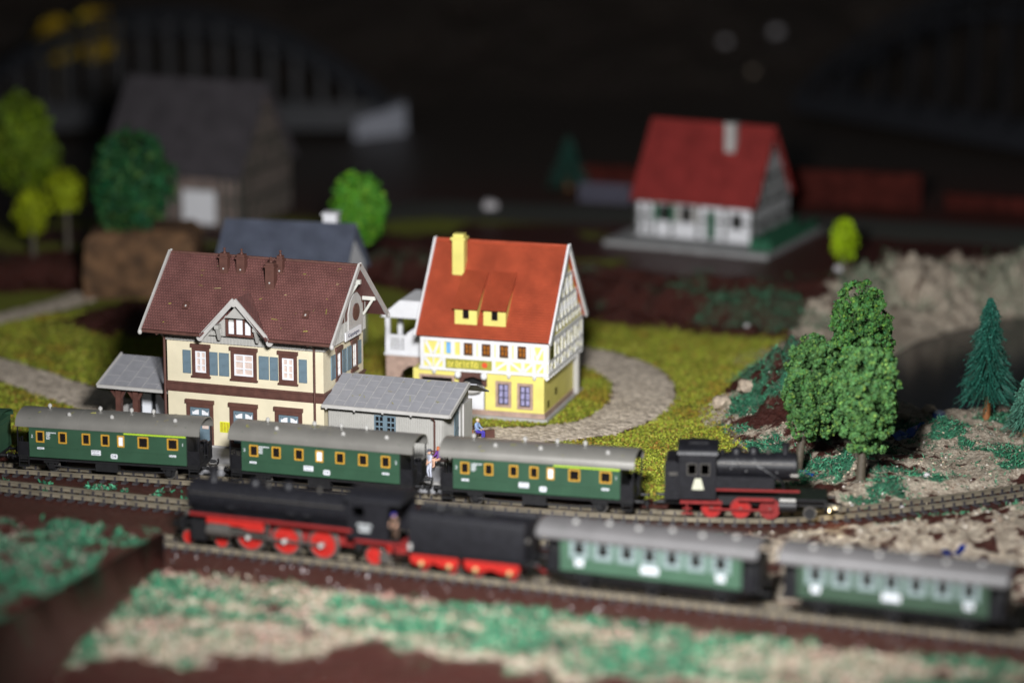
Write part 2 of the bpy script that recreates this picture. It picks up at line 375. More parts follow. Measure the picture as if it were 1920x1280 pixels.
def ground_z(x, y):
    x = np.asarray(x, float); y = np.asarray(y, float)
    s = y - main_y(x); f = y - front_y(x)
    z = np.zeros_like(x)
    z = z + ZB * (1 - smooth(2.0, 3.4, s))                                # trackbed lower than the yard
    z = z + (ZF - ZB) * (1 - smooth(-1.5, 3.5, f))                        # front level
    n = fbm(x / 5, y / 5, 3); n2 = fbm(x / 1.3, y / 1.3, 9); n3 = fbm(x / .55, y / .55, 17, 3)
    yard = smooth(3, 7, s) * (1 - smooth(255, 262, y))
    z = z + yard * (n - .5) * .25
    # brown bank up to the terrace, lower on the left
    bk = y - np.interp(x, _bx, _by); hgt = 2.55 * smooth(-20, -6, x) + 1.3 * (1 - smooth(-20, -6, x))
    z = z + hgt * smooth(-.5, 8.5, bk) + smooth(0, 2, bk) * (1 - smooth(8, 12, bk)) * ((n2 - .5) * 1.9 + (n3 - .5) * .9 + .5 * np.sin(bk * 1.3 + 2 * n))
    # dark mound on the left behind the station
    z = z + 2.3 * np.exp(-(((x + 30) / 6.5) ** 2 + ((y - 257) / 4.2) ** 2)) * (.6 + .8 * n2)
    # rocky ground on the right with the green mound
    rk = poly_mask(x, y, ROCKY, 1.2)
    z = z + rk * (.15 + .75 * (n - .35) + .55 * (n2 - .5) + .28 * (n3 - .5))
    z = z + 4.4 * np.exp(-(((x - 21.0) / 4.3) ** 2 + ((y - 230) / 7.5) ** 2)) * (.6 + .7 * n2) + rk * np.exp(-(((x - 20) / 6) ** 2 + ((y - 226) / 9) ** 2)) * (n3 - .5) * .9
    z = z + 1.1 * np.exp(-(((x - 31) / 3.2) ** 2 + ((y - 221.5) / 2.2) ** 2)) * (.6 + .8 * n2)
    # pale rock bank across the pond
    far = smooth(0, 7, y - (257 - .35 * (x - 30))) * smooth(26, 33, x) * (1 - smooth(268, 276, y))
    z = z + far * (.1 + 2.4 * (n2 - .5) + 1.2 * (n - .5) + .9 * (n3 - .5))
    pd = poly_mask(x, y, POND, 1.6)
    z = z * (1 - pd) - 1.6 * pd
    # rubble between the station track and the front track, right
    rb = smooth(12, 18, x) * smooth(2.6, 5.5, f) * (1 - smooth(-4.2, -2.2, s))
    z = z + rb * (.35 + 1.0 * (n2 - .45) + .3 * (n3 - .5))
    # rough foreground
    fg = smooth(3.6, 6.5, -f)
    z = z + fg * (.15 * (n3 - .5) + .5 * (n2 - .5) + .25)
    z = z + (1 - smooth(2, 3, np.abs(f))) * 0 + smooth(1.9, 3, np.abs(f)) * smooth(1.9, 3, np.abs(s)) * (n3 - .5) * .10
    # the valley floor behind, rising to the dark hillside
    z = z + 26 * smooth(352, 440, y + 14 * (fbm(x / 22, y / 60, 33) - .5)) + smooth(340, 380, y) * 4 * (fbm(x / 6, y / 6, 41) - .5)
    return z
gz = lambda x, y: float(ground_z(np.array([x]), np.array([y]))[0])

PATHS = [([(700, 836), (800, 828), (900, 816), (1000, 814), (1090, 806), (1160, 786), (1200, 755), (1205, 720), (1175, 692), (1120, 672), (1040, 655)], 2.75),
         ([(-200, 655), (-60, 675), (40, 705), (130, 735), (230, 770), (300, 800)], 2.6), ([(-200, 640), (-40, 605), (40, 588), (110, 570), (170, 552)], 2.0)]
def path_mask(x, y):
    d = np.full(x.shape, 1e9)
    for pix, w in PATHS:
        for p in spline([G(a, b_)[:2] for a, b_ in pix], .8): d = np.minimum(d, np.hypot(x - p.x, y - p.y) - w * .92)
    return smooth(-.25, .15, d)
def build_ground():
    xs = np.concatenate([np.arange(-150, -48, 3.), np.arange(-48, 48, .30), np.arange(48, 151, 3.)])
    ys = np.concatenate([np.arange(120, 168, 3.), np.arange(168, 272, .30), np.arange(272, 300, .6), np.arange(300, 461, 2.)])
    X, Y = np.meshgrid(xs, ys); x, y = X.ravel(), Y.ravel(); z = ground_z(x, y)
    nx, ny = len(xs), len(ys); i = np.arange(nx * ny).reshape(ny, nx)
    F = np.stack([i[:-1, :-1], i[:-1, 1:], i[1:, 1:], i[1:, :-1]], -1).reshape(-1, 4)
    s = y - main_y(x); f = y - front_y(x); bk = y - np.interp(x, _bx, _by)
    nA = fbm(x / 3.2, y / 3.2, 51); nB = fbm(x / 1.1, y / 1.1, 61); nC = fbm(x / 7, y / 5, 71)
    rk = poly_mask(x, y, ROCKY, 1.0)
    grass = smooth(2.6, 3.6, s + (nB - .5)) * (1 - smooth(-1.2, 1.0, bk + 3 * (nA - .5))) * (1 - rk)
    grass = np.maximum(grass, .75 * smooth(.45, .53, nC) * smooth(9, 12, bk) * (1 - smooth(20, 34, bk)) * (1 - smooth(8, 12, x)))   # faded meadow up on the terrace
    mound = np.exp(-(((x + 30) / 7.5) ** 2 + ((y - 257) / 4.8) ** 2)); grass = grass * (1 - smooth(.25, .5, mound + .3 * (nB - .5)))
    grass = grass * path_mask(x, y)
    tanm = rk * smooth(.36, .52, nB * .6 + nA * .4 + .12 * smooth(26, 30, x))
    tanm = tanm * (1 - .85 * np.exp(-(((x - 20.5) / 5) ** 2 + ((y - 229) / 9) ** 2)))
    tanm = np.maximum(tanm, smooth(0, 3, y - (256 - .35 * (x - 30))) * smooth(25, 31, x) * (1 - smooth(267, 273, y)) * smooth(.36, .54, nB))
    rb = smooth(11, 17, x) * smooth(2.4, 4.0, f) * (1 - smooth(-3.4, -2.0, s)); tanm = np.maximum(tanm, rb * smooth(.36, .5, nB))
    band = smooth(5.6, 6.8, -f + 1.8 * (nA - .5) + .02 * x) * (1 - smooth(-1.5, 1.5, -f + 7 * (nA - .5) - np.interp(x, [-27, -15, -8, 4, 28], [26, 21, 15, 17, 15]))) * smooth(-34, -30, x)
    tanm = np.maximum(tanm, band * smooth(.30, .46, nB * .5 + nA * .5))
    rim = np.exp(-(((x - 20.2) / 3.0) ** 2 + ((y - 246) / 4.5) ** 2)) + .9 * np.exp(-(((x - 14.8) / 1.3) ** 2 + ((y - 228) / 4) ** 2)); tanm = np.maximum(tanm, smooth(.3, .6, rim + .5 * (nB - .5)))
    dark = rk * (1 - .45 * np.exp(-(((x - 20) / 5) ** 2 + ((y - 231) / 9) ** 2))) * (1 - smooth(.25, .6, rim)) * (1 - smooth(246, 254, y)) * smooth(.48, .60, nA * .6 + nB * .4 + .12 * np.exp(-(((x - 22) / 6) ** 2 + ((y - 227) / 9) ** 2)))
    dark = np.maximum(dark, band * smooth(.53, .62, fbm((x - 2.6 * y) / 9, (y + .38 * x) / 1.9, 81) * .7 + nB * .3))
    dark = np.maximum(dark, .8 * (1 - smooth(-.3, 2, np.abs(s + 3.3))) * smooth(.56, .62, nB))
    dark = np.maximum(dark, .42 * smooth(0, 3, bk) * (1 - smooth(8, 14, bk)) * smooth(.50, .60, nA))
    dark = np.maximum(dark, .18 * smooth(16, 30, bk) * smooth(.5, .6, nA))
    me_t = np.stack([grass, dark, tanm, np.ones_like(x)], 1)
    m, nt, b = nodes_of('layout_ground'); L = nt.links.new
    at = N(nt, 'ShaderNodeAttribute'); at.attribute_name = 'tint'; sp = N(nt, 'ShaderNodeSeparateColor'); L(at.outputs[0], sp.inputs[0])
    tc = N(nt, 'ShaderNodeTexCoord')
    def noise(sc, det=6, ro=.6):
        n = N(nt, 'ShaderNodeTexNoise'); n.inputs['Scale'].default_value = sc; n.inputs['Detail'].default_value = det; n.inputs['Roughness'].default_value = ro; L(tc.outputs['Object'], n.inputs[0]); return n
    def ramp(src, a, b_):
        r = N(nt, 'ShaderNodeMapRange'); r.inputs[1].default_value = a; r.inputs[2].default_value = b_; L(src, r.inputs[0]); return r.outputs[0]
    def mixc(fac, c0, c1):
        x_ = N(nt, 'ShaderNodeMix', data_type='RGBA'); L(fac, x_.inputs[0])
        for k, c in ((6, c0), (7, c1)):
            if isinstance(c, tuple): x_.inputs[k].default_value = (*c, 1)
            else: L(c, x_.inputs[k])
        return x_.outputs[2]
    nf = noise(3.5, 8, .7); nff = noise(9, 6, .75); nmix_pre = noise(2.4, 9, .78)
    soil = mixc(ramp(nf.outputs[0], .3, .7), (.040, .012, .009), (.098, .030, .022)); soil = mixc(ramp(noise(6, 5, .8).outputs[0], .68, .76), soil, (.26, .20, .185))
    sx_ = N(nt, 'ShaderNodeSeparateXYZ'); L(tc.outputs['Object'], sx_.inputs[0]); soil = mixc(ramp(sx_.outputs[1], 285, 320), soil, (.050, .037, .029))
    tan = mixc(ramp(nmix_pre.outputs[0], .38, .62), (.25, .18, .13), (.75, .66, .52))
    gr = mixc(ramp(nff.outputs[0], .35, .65), (.12, .14, .015), (.30, .32, .04)); gr = mixc(ramp(noise(2.2, 5).outputs[0], .58, .75), gr, (.17, .10, .02))
    dg = mixc(ramp(nff.outputs[0], .35, .65), (.020, .075, .045), (.070, .27, .15)); dg = mixc(ramp(noise(14, 4, .7).outputs[0], .60, .70), dg, (.24, .22, .18))
    nmix = N(nt, 'ShaderNodeMath', operation='MULTIPLY_ADD'); nmix.inputs[1].default_value = .5; h2 = N(nt, 'ShaderNodeMath', operation='MULTIPLY'); h2.inputs[1].default_value = .5
    L(noise(11, 5, .75).outputs[0], h2.inputs[0]); L(nf.outputs[0], nmix.inputs[0]); L(h2.outputs[0], nmix.inputs[2])
    def edge(ch):
        ad = N(nt, 'ShaderNodeMath', operation='ADD'); L(ch, ad.inputs[0]); sb = N(nt, 'ShaderNodeMath', operation='MULTIPLY_ADD'); sb.inputs[1].default_value = 2.6; sb.inputs[2].default_value = -1.3
        L(nmix.outputs[0], sb.inputs[0]); L(sb.outputs[0], ad.inputs[1]); return ramp(ad.outputs[0], .38, .62)
    c = mixc(edge(sp.outputs[0]), soil, gr); c = mixc(edge(sp.outputs[2]), c, tan); c = mixc(edge(sp.outputs[1]), c, dg)
    L(c, b.inputs['Base Color'])
    b.inputs['Roughness'].default_value = .45; b.inputs['Specular IOR Level'].default_value = .28
    bp = N(nt, 'ShaderNodeBump'); bp.inputs['Distance'].default_value = .35; bp.inputs['Strength'].default_value = 1.0; L(nf.outputs[0], bp.inputs['Height']); L(bp.outputs[0], b.inputs['Normal'])
    rr = N(nt, 'ShaderNodeMapRange'); rr.inputs[3].default_value = .30; rr.inputs[4].default_value = .85; L(edge(sp.outputs[0]), rr.inputs[0]); L(rr.outputs[0], b.inputs['Roughness'])
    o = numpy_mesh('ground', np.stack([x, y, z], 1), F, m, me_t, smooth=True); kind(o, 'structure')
    return dict(x=x, y=y, z=z, grass=grass, dark=dark, tan=tanm, band=band)
GR = build_ground()

# water of the pond
m, nt, b = nodes_of('pond_water'); b.inputs['Base Color'].default_value = (.012, .014, .020, 1); b.inputs['Roughness'].default_value = .16; b.inputs['Specular IOR Level'].default_value = .35
_n = N(nt, 'ShaderNodeTexNoise'); _n.inputs['Scale'].default_value = 1.2; _b = N(nt, 'ShaderNodeBump'); _b.inputs['Distance'].default_value = .06
nt.links.new(_n.outputs[0], _b.inputs['Height']); nt.links.new(_b.outputs[0], b.inputs['Normal'])
kind(MB().add([(21, 218, -.75), (80, 218, -.75), (80, 268, -.75), (21, 268, -.75)], [(0, 1, 2, 3)]).build('pond', m), 'structure')
# blue painted trickle of water running down among the stones
m, nt, b = nodes_of('blue_gloss'); b.inputs['Base Color'].default_value = (.02, .10, .42, 1); b.inputs['Roughness'].default_value = .12
_n = N(nt, 'ShaderNodeTexNoise'); _n.inputs['Scale'].default_value = 2.5; _r = N(nt, 'ShaderNodeMapRange'); _r.inputs[1].default_value = .52; _r.inputs[2].default_value = .66
_x = N(nt, 'ShaderNodeMix', data_type='RGBA'); _x.inputs[6].default_value = (.015, .09, .42, 1); _x.inputs[7].default_value = (.62, .70, .80, 1)
nt.links.new(_n.outputs[0], _r.inputs[0]); nt.links.new(_r.outputs[0], _x.inputs[0]); nt.links.new(_x.outputs[2], b.inputs['Base Color'])
def ribbon(name, pix, width, mat, lift=.05, z0=0, wob=.25, sub=.35):
    """strip draped on the ground along a line of photo points"""
    c = spline([G(a, b_, z0)[:2] for a, b_ in pix], sub); k = 7; V = []; F = []
    for i, p in enumerate(c):
        d = (c[min(i + 1, len(c) - 1)] - c[max(i - 1, 0)]).normalized(); n = Vector((-d.y, d.x))
        t = i / (len(c) - 1); w = width if not hasattr(width, '__len__') else width[0] + (width[1] - width[0]) * t
        wl = w * (1 + wob * (rnd.random() - .5)); wr = w * (1 + wob * (rnd.random() - .5))
        for j in range(k):
            q = p + n * ((-wl if j < k // 2 else wr) * abs(j / (k - 1) * 2 - 1)); V.append((q.x, q.y, gz(q.x, q.y) + lift * (1 if 0 < j < k - 1 else -.6)))
    for i in range(len(c) - 1):
        for j in range(k - 1): F.append((i * k + j, (i + 1) * k + j, (i + 1) * k + j + 1, i * k + j + 1))
    mb = MB(); mb.v = V; mb.f = [f[::-1] for f in F]; return mb.build(name, mat, smooth=60)
kind(ribbon('stream', [(1672, 822), (1700, 818), (1722, 808), (1752, 795), (1762, 772)], .5, m, .16, .4), 'structure')
kind(ribbon('stream', [(1470, 886), (1500, 884), (1530, 892)], .35, m, .10, .2), 'structure')
kind(ribbon('stream', [(1765, 1040), (1790, 1033), (1806, 1022)], .28, P('deep_blue_gloss', (.008, .02, .14), .15), .10, 0), 'structure')
# cobbled paths
m, nt, b = nodes_of('cobble_path'); L = nt.links.new; tc = N(nt, 'ShaderNodeTexCoord')
vo = N(nt, 'ShaderNodeTexVoronoi'); vo.inputs['Scale'].default_value = 3.2; L(tc.outputs['Object'], vo.inputs[0])
nz = N(nt, 'ShaderNodeTexNoise'); nz.inputs['Scale'].default_value = .8; nz.inputs['Detail'].default_value = 8; L(tc.outputs['Object'], nz.inputs[0])
x1 = N(nt, 'ShaderNodeMix', data_type='RGBA'); x1.inputs[6].default_value = (.25, .21, .165, 1); x1.inputs[7].default_value = (.54, .475, .39, 1)
sp = N(nt, 'ShaderNodeSeparateColor'); L(vo.outputs['Color'], sp.inputs[0]); L(sp.outputs[0], x1.inputs[0])
x2 = N(nt, 'ShaderNodeMix', data_type='RGBA', blend_type='MULTIPLY'); x2.inputs[0].default_value = .35; L(x1.outputs[2], x2.inputs[6]); L(nz.outputs[0], x2.inputs[7])
x3 = N(nt, 'ShaderNodeMix', data_type='RGBA', blend_type='MULTIPLY'); x3.inputs[0].default_value = 1; x3.inputs[7].default_value = (2.05, 2.0, 1.95, 1); L(x2.outputs[2], x3.inputs[6]); L(x3.outputs[2], b.inputs['Base Color'])
bp = N(nt, 'ShaderNodeBump'); bp.inputs['Distance'].default_value = .12; bp.invert = True; L(vo.outputs['Distance'], bp.inputs['Height']); L(bp.outputs[0], b.inputs['Normal'])
b.inputs['Roughness'].default_value = .75; M_path = m
for pix, w in PATHS: kind(ribbon('path', pix, w, m, .06), 'structure')

# stone-grey platform along the station
def platform():
    V = []; k = 4; xs = np.arange(-27.5, 1.2, .8); offs = [2.0, 2.05, 6.6, 6.65]; zs = [ZB - .3, .28, .28, -.3]
    for x in xs:
        p, yw = main_at(x); n = Vector((-math.sin(R(yw)), math.cos(R(yw)), 0))
        for o_, z in zip(offs, zs): q = p + n * o_; V.append((q.x, q.y, z))
    F = [(i * k + j, (i + 1) * k + j, (i + 1) * k + j + 1, i * k + j + 1) for i in range(len(xs) - 1) for j in range(k - 1)]
    e = len(xs) - 1; F += [(0, 1, 2, 3), (e * k + 3, e * k + 2, e * k + 1, e * k)]
    mb = MB(); mb.v = V; mb.f = F; o = mb.build('platform', M_pave); kind(o, 'structure')
    ed = MB()
    for i in range(len(xs) - 1):
        a, b_ = Vector(V[i * k + 1]), Vector(V[(i + 1) * k + 1]); d = (b_ - a).normalized(); n = Vector((-d.y, d.x, 0))
        q = [a - n * .08 + d * .02, b_ - n * .08 - d * .02, b_ + n * .45 - d * .02, a + n * .45 + d * .02]
        kb = MB().add([v + Vector((0, 0, -.2)) for v in q] + [v + Vector((0, 0, .05)) for v in q], [(3, 2, 1, 0), (4, 5, 6, 7), (0, 1, 5, 4), (1, 2, 6, 5), (2, 3, 7, 6), (3, 0, 4, 7)])
        kb.build('kerbstone', M_concrete, o)
platform()

# earth embankment in the left foreground, bare brown side wall towards the front track
def emb_top(u, v):
    """height of the embankment top, u inwards from its edge, v along it towards the viewer"""
    V0, d, e = EMB_AX; x = V0.x + d.x * v + e.x * (u + .10 * v); y = V0.y + d.y * v + e.y * (u + .10 * v)
    rise = np.clip(u / .6, 0, 1)
    return x, y, ZF + 2.35 + .075 * v + rise * (fbm(x / 2.2, y / 2.2, 5) - .45) * 1.1 + rise * .3 * (fbm(x / .6, y / .6, 6) - .5)
EMB_AX = (lambda V0: (V0, (G(108, 1284, ZF) - V0).normalized(), Vector((-math.cos(R(18)), math.sin(R(18)), 0))))(G(309, 1066, ZF))
def embankment():
    V0, d, e = EMB_AX; nu, nv = 100, 100
    U, Vv = np.meshgrid(np.linspace(0, 34, nu), np.linspace(0, 42, nv)); u, v = U.ravel(), Vv.ravel(); x, y, z = emb_top(u, v); V = list(zip(x, y, z))
    gA = fbm(x / 3.4, y / 3.4, 15) * .6 + fbm(x / 1.1, y / 1.1, 18) * .4; T = list(zip(0 * u, smooth(.42, .54, gA) * smooth(.1, 1.2, u + 4 * (gA - .42)), smooth(.48, .60, fbm(x / 1.7, y / 1.7, 16)) * smooth(2, 5, u) * .6))
    F = [(j * nu + i, j * nu + i + 1, (j + 1) * nu + i + 1, (j + 1) * nu + i) for j in range(nv - 1) for i in range(nu - 1)]
    face = [j * nu for j in range(nv - 1, -1, -1)]; b0 = len(V)
    for k in face: p = V0 + d * float(v[k]); V.append((p.x, p.y, ZF - .6)); T.append((0, 0, 0))
    F += [(face[i], face[i + 1], b0 + i + 1, b0 + i) for i in range(len(face) - 1)]
    back = list(range(0, nu)); b1 = len(V)
    for k in back: V.append((V[k][0], V[k][1], ZF - .6)); T.append((0, 0, 0))
    F += [(back[i], back[i + 1], b1 + i + 1, b1 + i) for i in range(nu - 1)]
    o = numpy_mesh('embankment', np.array(V), np.array(F)[:, ::-1], bpy.data.materials['layout_ground'], np.array(T)); kind(o, 'structure')
embankment()

# ---------------------------------------------------------------- tracks
def track(name, label, line, zb, lo, hi, seed):
    t = thing(name, label, 'railway track', (line[0].x, line[0].y, zb)); r = random.Random(seed)
    for sgn in (-1, 1):
        V = []; prof = [(-.15, .125), (.15, .125), (.06, .19), (.06, .30), (.09, .33), (.09, .42), (-.09, .42), (-.09, .33), (-.06, .30), (-.06, .19)]; n = len(prof)
        for i, p in enumerate(line):
            d = (line[min(i + 1, len(line) - 1)] - line[max(i - 1, 0)]).normalized(); nn = Vector((-d.y, d.x))
            for a, z in prof: q = p + nn * (sgn * .75 + a); V.append((q.x - line[0].x, q.y - line[0].y, z))
        mb = MB(); mb.v = V
        mb.f = [(k * n + i, (k + 1) * n + i, (k + 1) * n + (i + 1) % n, k * n + (i + 1) % n) for k in range(len(line) - 1) for i in range(n)] + [tuple(range(n)), tuple(range(len(V) - 1, len(V) - n - 1, -1))]
        mb.build('rail', M_rail, t)
    mb = MB().box(-.17, .17, -1.36, 1.36, -.04, .125)
    for c in (-.75, .75):
        for q in (-1, 1): mb.box(-.06, .06, c + q * .10, c + q * .19, .125, .36)
    src = None; acc = 0; last = line[0]; nxt = 0
    for i in range(1, len(line)):
        seg = (line[i] - last).length
        while nxt <= acc + seg:
            p = last.lerp(line[i], (nxt - acc) / seg); d = line[i] - last; nxt += .80
            if lo < p.x < hi:
                lc = (p.x - line[0].x, p.y - line[0].y, 0); ro = (0, 0, math.atan2(d.y, d.x) + r.uniform(-.012, .012))
                if src is None: src = mb.build('sleeper', M_sleeper, t, loc=lc, rot=ro)
                else: share(src, t, lc, ro)
        acc += seg; last = line[i]
    return t
track('railway_track', 'station platform track curving off to the right past the tank engine', MAIN, ZB, -37, 40, 1)
track('railway_track', 'side track lying between the platform track and the front track', LOOP, ZB, -37, 12, 2)
track('railway_track', 'front track carrying the express engine, starting at the brown embankment wall', [FO.xy + FD.xy * t for t in np.arange(-1.2, 62, .5)], ZF, -25, 34, 3)
# ================================================================= BUILDINGS
def ring(mb, x0, x1, z0, z1, w, y0, y1):
    mb.box(x0, x0 + w, y0, y1, z0, z1).box(x1 - w, x1, y0, y1, z0, z1).box(x0 + w, x1 - w, y0, y1, z0, z0 + w).box(x0 + w, x1 - w, y0, y1, z1 - w, z1); return mb
def window(parent, loc, rz, w, h, fw, fmat, pmat, smat=None, cols=2, rows=3, lintel=False, bar=.06, name='window'):
    """frame standing on the wall face with sash bars and panes; loc = middle of the lower edge"""
    mb = ring(MB(), -w / 2, w / 2, 0, h, fw, -.10, .05)
    if lintel: mb.box(-w / 2 - .10, w / 2 + .10, -.17, .03, h + .002, h + .26).box(-w / 2 - .08, w / 2 + .08, -.15, .03, -.13, -.002)
    o = mb.build(name, fmat, parent, loc=loc, rot=(0, 0, R(rz)))
    a, b_, c, d = -w / 2 + fw, w / 2 - fw, fw, h - fw
    if smat:
        s = ring(MB(), a + .002, b_ - .002, c + .002, d - .002, bar * 1.3, -.045, .02)
        for i in range(1, cols): x = a + (b_ - a) * i / cols; s.box(x - bar * .8, x + bar * .8, -.04, .015, c + bar, d - bar)
        for k in range(1, rows): z = c + (d - c) * k / rows; s.box(a + bar, b_ - bar, -.035, .01, z - bar / 2, z + bar / 2)
        s.build('sash', smat, o)
    pw, ph = (b_ - a) / cols, (d - c) / rows
    if smat:
        for i in range(cols):
            for k in range(rows): MB().box(a + pw * i + .01, a + pw * (i + 1) - .01, .022, .04, c + ph * k + .01, c + ph * (k + 1) - .01).build('pane', pmat, o)
    else: MB().box(a, b_, .0, .03, c, d).build('pane', pmat, o)
    return o
def shutter(parent, loc, rz, w, h):
    mb = ring(MB(), -w / 2, w / 2, 0, h, .07, -.09, -.005); mb.box(-w / 2 + .07, w / 2 - .07, -.06, -.005, .07, h - .07).box(-w / 2 + .07, w / 2 - .07, -.085, -.061, h * .47, h * .53)
    return mb.build('shutter', M_blue, parent, loc=loc, rot=(0, 0, R(rz)))
def pipe(parent, pts, r, mat=None, name='downpipe'): return MB().tube(pts, r, 8).build(name, mat or M_brown, parent, smooth=50)
def bargeboard(parent, a, b_, w, th, mat, name='bargeboard'): return MB().bar(a, b_, th, w).build(name, mat, parent)

# ---------------------------------------------------------------- the station
def station():
    t = thing('station_building', 'cream two-storey station with brown tiled roof and blue shutters', 'station', (-17.54, 221.69, 0), -19.15)
    hx, hy = 5.965, 3.715
    f2 = [(-3.35, 1.32), (-.05, 1.95), (3.31, 1.36)]                 # upper windows: centre, width
    f1 = [(-3.50, 2.05), (-.15, 2.08), (3.30, 2.05)]                 # lower doors
    holes = [(c - w / 2 + .14, c + w / 2 - .14, 5.5, 7.35) for c, w in f2] + [(c - w / 2 + .16, c + w / 2 - .16, .38, 3.2) for c, w in f1]
    mb = MB().wall(-hx, hx, .38, 7.86, holes, -hy, -hy + .25)
    mb.box(-hx, hx, hy - .25, hy, .38, 7.86).box(-hx, -hx + .25, -hy + .25, hy - .25, .38, 7.86).box(hx - .25, hx, -hy + .25, hy - .25, .38, 7.86)
    mb.build('wall', M_cream, t)
    MB().box(-hx - .12, hx + .12, -hy - .12, hy + .12, -.2, .40).build('plinth', M_concrete, t)
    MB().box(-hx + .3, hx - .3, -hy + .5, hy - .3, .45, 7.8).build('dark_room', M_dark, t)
    bc = MB().box(-hx - .10, hx + .10, -hy - .10, hy + .10, 4.28, 4.72).box(-hx - .17, hx + .17, -hy - .17, hy + .17, 4.722, 4.86).box(-hx - .05, hx + .05, -hy - .05, hy + .05, 4.12, 4.278)
    bc.build('belt_course', M_brown, t)
    # boarded band under the eaves
    bd = MB().box(-hx - .16, hx + .16, -hy - .16, hy + .16, 7.862, 9.9)
    for i in range(48):
        x = -hx - .1 + (2 * hx + .2) * i / 47; bd.box(x - .045, x + .045, -hy - .21, -hy - .161, 7.88, 9.6)
    for i in range(30):
        y = -hy + 2 * hy * i / 29; bd.box(hx + .161, hx + .21, y - .045, y + .045, 7.9, 9.9)
    bd.build('eave_boarding', M_grey, t)
    for c, w in f2: window(t, (c, -hy, 5.38), 0, w, 2.05, .24, M_brown, M_pane, M_white, 2, 3, True, .09)
    for x in (-4.43, -2.36, -1.56, 1.48, 2.25, 4.44): shutter(t, (x, -hy, 5.52), 0, .74 if abs(x) < 2 else .60, 1.66)
    for c, w in f1:
        o = ring(MB(), -w / 2, w / 2, 0, 2.95, .26, -.12, .08).box(-w / 2 - .08, w / 2 + .08, -.2, .04, 2.96, 3.24).build('door_frame', M_brown, t, loc=(c, -hy, .40))
        dm = ring(MB(), -w / 2 + .262, w / 2 - .262, .262, 2.688, .12, -.02, .06); dm.box(-.09, .09, -.03, .06, .38, 2.57).box(-w / 2 + .38, -.09, -.02, .05, 1.95, 2.10).box(.09, w / 2 - .38, -.02, .05, 1.95, 2.10)
        dm.box(-w / 2 + .38, -.09, .0, .05, .38, 1.1).box(.09, w / 2 - .38, .0, .05, .38, 1.1)
        arc = [(-w / 2 + .38, 2.568), (-.09, 2.568), (-.09, 2.52), (-.35, 2.46), (-.55, 2.32)]
        dm.prism(arc, 'y', -.015, .05); dm.prism([(-x, z) for x, z in arc][::-1], 'y', -.015, .05)
        dm.build('door', M_blue, o)
        for q in (-1, 1):
            MB().box(min(q * .095, q * (w / 2 - .385)), max(q * .095, q * (w / 2 - .385)), .06, .08, 2.11, 2.56).build('pane', M_white, o)
            MB().box(min(q * .095, q * (w / 2 - .385)), max(q * .095, q * (w / 2 - .385)), .06, .08, 1.11, 1.94).build('pane', M_pane, o)
    po = MB().box(-1.99, -1.25, -hy - .04, -hy - .005, 1.40, 2.17).build('poster', M_poster, t, label='yellow timetable poster')
    ln = MB()
    for i in range(3):
        for k in range(8): z = 2.08 - k * .085; ln.box(-1.93 + .23 * i, -1.76 + .23 * i, -hy - .052, -hy - .041, z - .02, z + .012)
    ln.build('timetable_print', M_rust, po)
    # right-hand gable wall
    for y, w in ((-.98, 1.0), (1.93, 1.1)): window(t, (hx, y, 5.32), 90, w, 2.05, .2, M_brown, M_pane, M_white, 2, 3, True, .08)
    for y in (-2.02, .02, .98, 2.85): shutter(t, (hx, y, 5.5), 90, .72, 1.7)
    gb = MB().prism([(-hy, 9.9), (hy, 9.9), (0, 13.0)], 'x', hx - .2, hx + .16)
    for i in range(17):
        y = -3.4 + 6.8 * i / 16; top = 13.0 - abs(y) * .835 - .15
        if top > 9.95: gb.box(hx + .161, hx + .23, y - .12, y + .12, 9.2, top)
    gb.build('gable_boarding', M_brown, t)
    sh = [(.25, 7.95), (2.9, 7.95), (2.9, 9.7), (2.5, 10.5), (1.9, 10.95), (1.25, 10.95), (.65, 10.5), (.25, 9.7)]
    cl = MB().prism(sh, 'x', hx + .235, hx + .34).build('clock_board', M_lead, t)
    MB().cyl((hx + .341, 1.57, 9.6), 'x', .62, .06, 20).build('clock_face', M_brown, cl, smooth=40)
    # sign with the station's name
    s = MB().box(hx + .36, hx + .46, -.62, 2.32, 7.90, 8.52).build('name_board', M_white, t)
    text('Göppingen', .40, M_ink, s, (hx + .47, .85, 8.21), (R(90), 0, R(90)), sx=1.22)
    # main roof
    L2, Wd, ze, zr = 7.22, 5.175, 8.84, 13.38
    hs = math.hypot(Wd, zr - ze); gx = -.12 + L2; gt = (11.15 - ze) / (zr - ze) * hs
    slab('roof', T_brown, t, (-L2, -Wd, ze), (L2, -Wd, ze), (0, Wd, zr - ze), .2, [(0, 0), (gx - 2.35, 0), (gx, gt), (gx + 2.35, 0), (2 * L2, 0), (2 * L2, hs), (0, hs)])
    slab('roof', T_brown, t, (L2, Wd, ze), (-L2, Wd, ze), (0, -Wd, zr - ze), .2)
    rc = MB()
    for i in range(46): x = -L2 + .1 + i * .3155; rc.cyl((x, 0, zr - .04), 'x', .12, .29, 8, .10)
    rc.build('ridge_cap', M_brown, t, smooth=50)
    for x, sgn in ((L2 + .06, 1), (-L2 - .06, 1)):
        for q in (-1, 1): bargeboard(t, (x, q * (Wd + .12), ze - .16), (x, q * .04, zr + .0), .34, .14, M_lead)
        for q in (-1, 1): MB().lathe((x, q * (Wd + .15), ze - .42), 'z', [(0, .02), (.06, .13), (.2, .17), (.34, .13), (.42, .04)], 10).build('finial', M_lead, t, smooth=60)
    for a, b_ in ((-L2, -2.75), (2.5, L2)): MB().cyl((a, -Wd - .02, ze - .16), 'x', .12, b_ - a, 10).build('gutter', M_brown, t, smooth=50)
